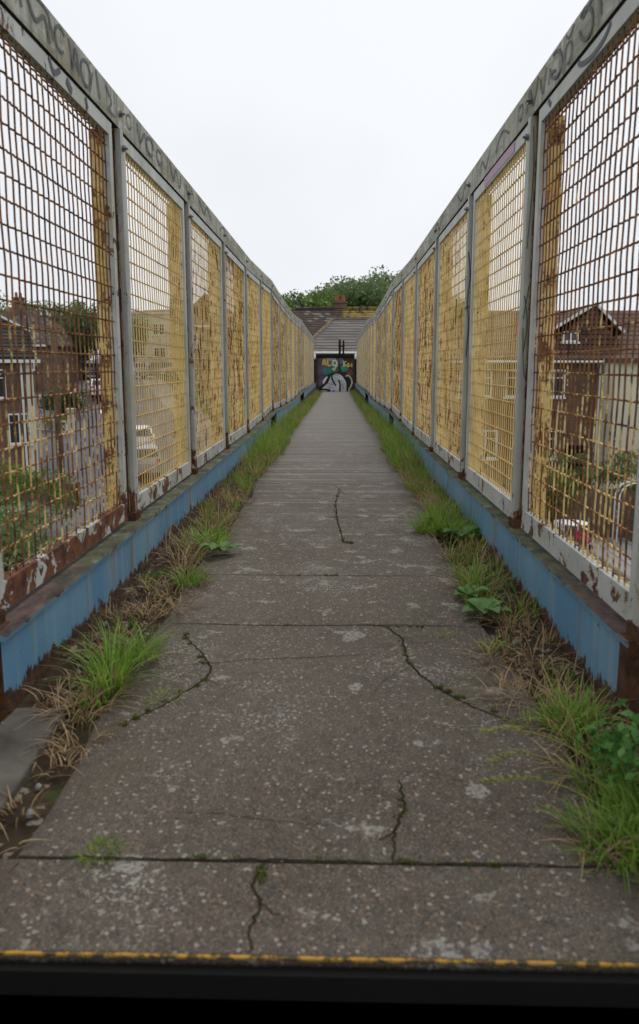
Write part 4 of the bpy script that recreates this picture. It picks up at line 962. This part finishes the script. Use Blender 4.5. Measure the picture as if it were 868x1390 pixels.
# ------------------------------------------------------------ vehicles
def make_car(label, van=False):
    c_ = empty('parked_car' if not van else 'parked_van', (0, 0, 0), label=label, cat='car' if not van else 'van')
    if van: prof = [(-2.4, .32), (-2.4, 1.9), (-2.2, 2.02), (1.1, 2.02), (1.65, 1.35), (2.35, 1.1), (2.45, .7), (2.45, .32)]; W = .95
    else: prof = [(-2.0, .30), (-2.05, .75), (-1.95, 1.0), (-1.6, 1.40), (-.9, 1.47), (.3, 1.44), (1.05, .98), (1.85, .84), (2.02, .62), (2.0, .30)]; W = .85
    n = len(prof); vs = []
    for k, x in enumerate((-W, -W*.98, W*.98, W)):
        for (y, z) in prof:
            tum = .80 if z > 1.05 else 1.0
            if k in (1, 2): vs.append((x*(.90 if z > 1.05 else .96), y, z))
            else: vs.append((x*tum, y*.985, z if z < 1.05 else z-.05))
    fs = [tuple(range(n)), tuple(range(3*n, 4*n))[::-1]]
    # order: left side, roof band, right side
    for k in range(3):
        for i in range(n): fs.append((k*n+i, k*n+(i+1) % n, (k+1)*n+(i+1) % n, (k+1)*n+i))
    m = MB(); m.add(vs, fs); m.build('body', M['car'], c_, bevel=.03)
    if van: sides = [[(.35, 1.30), (1.45, 1.30), (1.0, 1.85), (.35, 1.85)]]; ws = [(1.02, 2.02, 1.63, 1.38)]
    else: sides = [[(-1.65, 1.0), (-.35, 1.0), (-.35, 1.38), (-1.35, 1.36)], [(-.28, 1.0), (.95, .98), (.35, 1.36), (-.28, 1.38)]]; ws = []
    for s in (-1, 1):
        for q in sides:
            m = MB(); w0 = W*(1.0 if False else .955); 
            vs = [(s*(W*(.985 if z < 1.1 else .83)), y, z) for y, z in q]; vs += [(s*(W*(.985 if z < 1.1 else .83)+.012), y, z) for y, z in q]
            m.add(vs, [(0, 1, 2, 3), (7, 6, 5, 4), (0, 4, 5, 1), (1, 5, 6, 2), (2, 6, 7, 3), (3, 7, 4, 0)]); m.build('side_window', M['glass'], c_)
    def glassq(y0, z0, y1, z1, w0, w1, nm):
        dy, dz = y1-y0, z1-z0; l = math.hypot(dy, dz); ny, nz = dz/l*.02, -dy/l*.02
        if (y0 > 0) != (ny > 0): ny, nz = -ny, -nz
        if nz < 0: nz = -nz
        vs = [(-w0, y0, z0), (w0, y0, z0), (w1, y1, z1), (-w1, y1, z1)]; vs += [(x, y+ny, z+nz) for x, y, z in vs]
        m = MB(); m.add(vs, [(0, 1, 2, 3), (7, 6, 5, 4), (0, 4, 5, 1), (1, 5, 6, 2), (2, 6, 7, 3), (3, 7, 4, 0)]); m.build(nm, M['glass'], c_)
    if van: glassq(1.62, 1.39, 1.14, 1.97, .80, .74, 'windscreen')
    else: glassq(1.02, 1.0, .36, 1.40, .76, .64, 'windscreen'); glassq(-1.93, 1.05, -1.64, 1.36, .72, .62, 'rear_window')
    for y in ((-1.25, 1.3) if not van else (-1.55, 1.6)):
        for s in (-1, 1):
            wl = MB(); wl.tube([(s*(W-.20), y, .32), (s*(W-.17), y, .32), (s*(W+.0), y, .32), (s*(W+.02), y, .32)], [.27, .32, .32, .29], 20); wq = wl.build('wheel', M['black'], c_)
            rm = MB(); rm.tube([(s*(W+.018), y, .32), (s*(W+.032), y, .32)], [.20, .18], 14); rm.build('rim', M['alloy'], wq)
    fy = 2.0 if not van else 2.43
    for s in (-1, 1):
        m = MB(); m.box(s*.62-.14, s*.62+.14, fy-.08, fy+.015, .62, .78); m.build('headlight', M['white'], c_)
        m = MB(); m.box(s*.70-.1, s*.70+.1, -fy-.03, -fy+.12, .75, .95); m.build('tail_light', M['red'], c_)
    m = MB(); m.box(-.26, .26, fy+.002, fy+.025, .40, .51); m.build('number_plate', M['white'], c_)
    return c_
def park(c_, x, y, rz, paint):
    c_.location = (x, y, gz(x, y)+.165); c_.rotation_euler = (0, 0, rz)
    e = .5; c_.rotation_euler[0] = 0
    for k in KIDS(c_):
        if k.name.startswith('body'): k['paint'] = paint
WHT, BLK, SIL, BLU = (.75, .76, .77), (.03, .03, .035), (.35, .36, .38), (.06, .09, .16)
car0 = make_car('white parked car nearest on the left-hand road'); van0 = make_car('white parked van far up the left-hand road', True)
park(car0, -11.0, 38.8, .37, WHT)
GR = 'vehicles parked along the left-hand road'; car0['group'] = GR; van0['group'] = GR
def pc(x, y, rz, col, label, v=False):
    c_ = copy_tree(van0 if v else car0); c_['label'] = label; park(c_, x, y, rz, col); return c_
park(van0, -25.8, 70, .37, WHT)
pc(-9.5, 34.0, .37, SIL, 'silver parked car just below the nearest white one')
pc(-18.2, 55.5, .37, WHT, 'white car standing in the middle of the road on the left')
pc(-17.6, 58.8, 3.5, BLK, 'black car just above the white one in the road')
pc(-19.6, 68.5, 1.9, WHT, 'white car at the left of the row beyond the kerb')
pc(-17.2, 69.0, 1.9, SIL, 'silver car in the middle of the row beyond the kerb')
pc(-15.0, 69.6, 1.9, WHT, 'white car at the right of the row beyond the kerb')
pc(-23.2, 68.2, .37, BLU, 'dark blue car parked just right of the white van')
pc(-25.5, 80, .37, WHT, 'white van parked farthest up the left-hand road', True)

# ------------------------------------------------------------ grass, straw and weeds on the deck
gr = Blades(); gy_ = Blades(); sw = Blades()
def dens(y, tab): return interp(y, tab)
DL = [(1.9, .10), (2.6, .2), (3.4, .25), (4.5, .45), (6.5, .55), (7.5, .9), (12, .8), (20, .5), (31, .35)]
DR = [(1.5, .15), (2.4, .25), (3.2, .5), (4.5, .8), (5.5, .7), (7, .95), (12, .8), (20, .5), (31, .35)]
for side in (-1, 1):
    y = 1.9
    while y < 31.8:
        dn = dens(y, DL if side < 0 else DR)
        if random.random() < dn:
            x0, x1 = ((-.90, edgeL(y)+.02) if side < 0 else (edgeR(y)-.02, .78))
            x = random.uniform(x0, x1)
            inner = (x-x0)/(x1-x0) if side < 0 else (x1-x)/(x1-x0)
            hgt = (.09+.10*dn)*random.uniform(.5, 1.5)*(1.1-.5*inner)*(1 if y < 6.5 else 1.5)
            dead = random.random() < interp(y, [(2, .75), (4, .6), (6.5, .55), (7.5, .22), (14, .2), (31, .4)])
            B = sw if dead else (gr if random.random() < .72 else gy_)
            tuft(B, x, y, random.randint(9, 16) if y < 9 else random.randint(6, 10), hgt*(.8 if dead else 1), .045, .0045 if y < 8 else .007, (.3, 1.3) if dead else (.1, .9))
        y += .010 if y < 9 else .018
tag(gr.build('grass', M['grass']), 'green grass growing along both edges of the path', 'grass', kind='stuff')
tag(gy_.build('grass', M['grassY']), 'yellowish grass mixed in along both edges of the path', 'grass', kind='stuff')
for _ in range(420):
    y = 1.25+random.random()**1.5*5; sd_ = random.choice((-1, 1)); x = random.uniform(-.92, -.62) if sd_ < 0 else random.uniform(.53, .79)
    a = random.uniform(0, 6.28); L_ = random.uniform(.03, .10); z = zd(y)+random.uniform(-.006, .006)
    sw.add(x, y, z, L_*.25, .0035, 3.2, a, .9)
for (x, y, n, hh, sp) in [(-.78, 2.45, 40, .05, .09), (-.74, 2.7, 50, .06, .08), (-.80, 3.0, 50, .07, .09), (-.70, 2.95, 40, .05, .07), (-.84, 2.3, 30, .05, .05), (-.70, 1.45, 20, .03, .04), (-.70, 1.93, 60, .07, .07), (-.74, 1.86, 50, .06, .06), (-.62, 2.28, 26, .04, .05), (-.66, 1.72, 36, .05, .05), (-.68, 1.62, 20, .04, .04), (-.63, 2.75, 40, .06, .06), (-.60, 3.0, 30, .05, .05), (-.52, 2.62, 30, .02, .08),
                          (.52, 2.28, 70, .05, .06), (.52, 2.02, 60, .05, .08), (.60, 1.98, 60, .06, .08), (.64, 1.78, 40, .06, .06), (.70, 1.9, 50, .08, .07), (.60, 1.62, 40, .05, .07), (.53, 1.36, 40, .05, .05), (.66, 2.6, 40, .07, .05), (.62, 3.0, 36, .1, .05), (.66, 2.25, 30, .1, .04), (-.74, 3.4, 60, .12, .06), (-.76, 3.7, 60, .13, .07), (-.74, 4.2, 60, .15, .07)]:
    tuft(sw, x, y, n, hh*1.6, sp, .0035, (.6, 1.8))
tag(sw.build('dead_straw', M['straw']), 'brown dead straw lying along the path edges', 'straw', kind='stuff')
def weed(name, label, cat, parts, loc):
    root = empty(name, (loc[0], loc[1], zd(loc[1])), label=label, cat=cat)
    for nm, mat, specs in parts:
        B = Blades()
        for (x, y, n, h, sp, w, lean) in specs: tuft(B, x, y, n, h, sp, w, lean)
        o = npmesh(nm, np.vstack(B.V)-np.array((loc[0], loc[1], zd(loc[1]))), B.Q, mat, root)
    return root
G1 = 'grass tufts along the path'
def gt(label, loc, specs, straw=(), yel=()):
    parts = [('blades', M['grass'], specs)]
    if straw: parts.append(('dead_blades', M['straw'], straw))
    if yel: parts.append(('yellow_blades', M['grassY'], yel))
    o = weed('grass_tuft', label, 'grass tuft', parts, loc); o['group'] = G1
gt('long-bladed grass tuft by the blue girder in the left foreground', (-.68, 2.08), [(-.68, 2.05, 90, .19, .05, .006, (.2, 1.2)), (-.70, 2.22, 90, .17, .07, .006, (.2, 1.1)), (-.64, 2.28, 50, .14, .05, .005, (.4, 1.4)), (-.69, 1.97, 40, .10, .05, .005, (.5, 1.6)), (-.75, 2.05, 3, .30, .02, .008, (.05, .3))], [(-.67, 2.05, 16, .20, .05, .004, (.4, 1.3))])
gt('spiky grass tuft left of the path, just beyond the long-bladed one', (-.66, 3.1), [(-.665, 3.1, 90, .12, .06, .006, (.2, 1.3)), (-.61, 3.14, 30, .06, .04, .005, (.4, 1.4))], [(-.69, 3.2, 40, .12, .06, .004, (.5, 1.5))])
gt('bright leafy tuft left of the path at the third mesh panel', (-.66, 3.78), [(-.66, 3.75, 110, .13, .06, .011, (.3, 1.2)), (-.70, 3.9, 60, .15, .05, .009, (.3, 1.1))])
gt('small low yellow-green tuft on the first joint at the left foreground', (-.475, 1.30), [(-.475, 1.30, 110, .034, .034, .003, (.2, 1.0))], (), [(-.465, 1.295, 130, .03, .036, .003, (.2, 1.0)), (-.44, 1.31, 40, .02, .03, .003, (.3, 1.0))])
gt('thin light grass tuft lying over the crack on the left', (-.50, 1.98), [(-.52, 1.98, 30, .04, .03, .003, (.5, 1.6))], (), [(-.50, 1.98, 60, .035, .04, .003, (.5, 1.6))])
gt('large dense grass clump in the right foreground corner', (.58, 1.34), [(.57, 1.33, 150, .10, .06, .0045, (.3, 1.4)), (.64, 1.36, 160, .12, .07, .005, (.2, 1.2)), (.70, 1.45, 120, .13, .07, .005, (.2, 1.1)), (.54, 1.40, 50, .07, .05, .004, (.5, 1.5)), (.62, 1.52, 90, .11, .06, .005, (.3, 1.2))], [(.52, 1.33, 50, .05, .04, .004, (.4, 1.4))], [(.56, 1.28, 50, .05, .06, .004, (.4, 1.3))])
gt('grass clump below the end of the right-hand blue girder', (.63, 1.86), [(.62, 1.84, 110, .10, .05, .005, (.3, 1.2)), (.68, 1.90, 110, .11, .06, .005, (.2, 1.1)), (.66, 1.72, 60, .09, .05, .004, (.4, 1.3))], [(.66, 1.98, 40, .12, .06, .004, (.3, 1.3))], [(.55, 1.83, 70, .045, .06, .004, (.4, 1.3))])
gt('bushy bright grass clump right of the path by the dock leaves of the fourth panel', (.58, 4.2), [(.56, 4.15, 160, .14, .09, .008, (.3, 1.3)), (.62, 4.35, 140, .20, .09, .008, (.2, 1.1)), (.66, 4.1, 80, .18, .06, .008, (.2, 1.0))])
gt('upright grass tuft between the broad-leaved weed and the bushy clump', (.60, 3.0), [(.59, 3.05, 70, .15, .05, .006, (.2, 1.1)), (.62, 3.25, 60, .13, .06, .006, (.2, 1.1)), (.62, 2.85, 40, .09, .05, .005, (.3, 1.2))], (), [(.58, 2.9, 60, .08, .06, .005, (.3, 1.2))])
gt('tiny grass tuft standing alone on the path left of the broad-leaved weed', (.40, 2.50), [(.40, 2.50, 34, .035, .022, .003, (.3, 1.2))], (), [(.41, 2.49, 30, .03, .025, .003, (.3, 1.2))])
gt('small green tuft beside the dry grass below the broad-leaved weed', (.53, 2.36), [(.53, 2.37, 40, .07, .03, .004, (.2, .9))])
# long seed-head stalks leaning over the path from the right
sh = empty('seed_stalks', (.52, 1.5, zd(1.5)), label='three pale grass seed stalks leaning left over the path on the right', cat='grass stalks')
for k, pts in enumerate([[(.58, 1.40, -.93), (.50, 1.44, -.90), (.42, 1.46, -.895), (.33, 1.47, -.91)], [(.60, 1.47, -.92), (.50, 1.52, -.885), (.42, 1.54, -.88), (.36, 1.53, -.90)], [(.60, 1.55, -.90), (.50, 1.60, -.87), (.42, 1.63, -.87), (.36, 1.64, -.885)]]):
    m = MB(); sp = smooth_pts(pts, 6); m.tube(sp, .0012, 5)
    vs = []
    B = Blades()
    for p in sp[-9:]:
        for q in range(7): B.add(p[0], p[1], p[2], .014, .003, random.uniform(.5, 1.5), math.pi+random.uniform(-1.2, 1.2))
    o = m.build('stalk', M['grassY'], sh); o.location = (-.52, -1.5, -zd(1.5))
    npmesh('seed_head', np.vstack(B.V), B.Q, M['grassY'], o)
# broad-leaved weed
def broad(name, label, x, y, n, L, wd, grp=None):
    root = empty(name, (x, y, zd(y)), label=label, cat='weed', group=grp)
    for i in range(n):
        az = i*2.399+.3; l = L*random.uniform(.7, 1.1); el = random.uniform(.35, 1.0); m = MB(); seg = 6; vs = []; fs = []
        for k in range(seg+1):
            t = k/seg; r = l*t; z = .015+l*(math.sin(el)*t-.75*t*t*math.sin(el)*.8)
            ww = wd*(.12+math.sin(math.pi*min(1, t*1.02)**1.3)) * .5 if t < .99 else .002
            cx_, cy_ = math.cos(az)*r, math.sin(az)*r; px_, py_ = -math.sin(az), math.cos(az)
            vs += [(cx_-px_*ww, cy_-py_*ww, z+ww*.45), (cx_, cy_, z), (cx_+px_*ww, cy_+py_*ww, z+ww*.45)]
        for k in range(seg):
            for q in range(2): fs.append((k*3+q, k*3+q+1, (k+1)*3+q+1, (k+1)*3+q))
        m.add(vs, fs); m.build('leaf', M['broad'], root, smooth=True)
broad('broad_leaved_weed', 'pale green broad-leaved weed on the right edge of the path', .575, 2.70, 9, .10, .055)
broad('broad_leaved_weed', 'smaller broad-leaved weed just behind the pale green one', .555, 2.92, 7, .08, .045)
broad('broad_leaved_weed', 'dock weed growing between the bushy clump and the right girder', .70, 3.95, 9, .15, .07)
broad('broad_leaved_weed', 'leafy weed in the straw on the left near the third panel', -.60, 3.6, 8, .12, .05)
nt = Blades()
nr = empty('nettle_patch', (.70, 1.55, zd(1.5)), label='small-leaved nettle-like weeds at the foot of the rusty right post', cat='weeds')
V, Q = leaf_cloud((0, 0, .09), (.13, .22, .10), 420, .028, 26, 77, .1); npmesh('leaves', V, Q, M['broad'], nr)
m = MB()
for k in range(12): a = random.uniform(0, 6.3); r = random.uniform(.02, .1); m.tube([(math.cos(a)*r*.5, math.sin(a)*r*1.2, -.01), (math.cos(a)*r, math.sin(a)*r*1.8, random.uniform(.1, .17))], .0015, 4)
m.build('stems', M['grass'], nr)
# yellow dandelion-like flowers in the far left grass
for k, (x, y) in enumerate([(-.70, 13.1), (-.66, 10.2), (-.72, 16.5)]):
    f = empty('yellow_flower', (x, y, zd(y)), label=['yellow flower in the middle of the far left grass', 'yellow flower nearest to the camera in the left grass', 'yellow flower farthest along the left grass'][k], cat='flower', group='yellow flowers in the left grass')
    m = MB(); m.tube([(0, 0, 0), (.01, 0, .2)], .003, 5); m.build('stem', M['grass'], f)
    m = MB(); m.tube([(.01, 0, .198), (.01, 0, .215), (.01, 0, .222)], [.008, .026, .018], 10); m.build('flower_head', M['leafY'], f)
# pebbles on the path
pb = MB()
for _ in range(60):
    side = random.choice((-1, 1)); x = random.uniform(-.9, -.6) if side < 0 else random.uniform(.5, .78); y = random.uniform(1.3, 4.5); r = random.uniform(.003, .009); z = zd(y)-.008+r*.3
    pb.tube([(x, y, z-r), (x+r*.2, y, z), (x, y+r*.1, z+r*.8)], [r, r*1.1, r*.5], 6)
tag(pb.build('grit', M['pave']), 'small stones scattered in the dirt at the path edges', 'stones', kind='stuff')
# soft near things: slightly worn edges on the girders of the far terrain are left to the materials
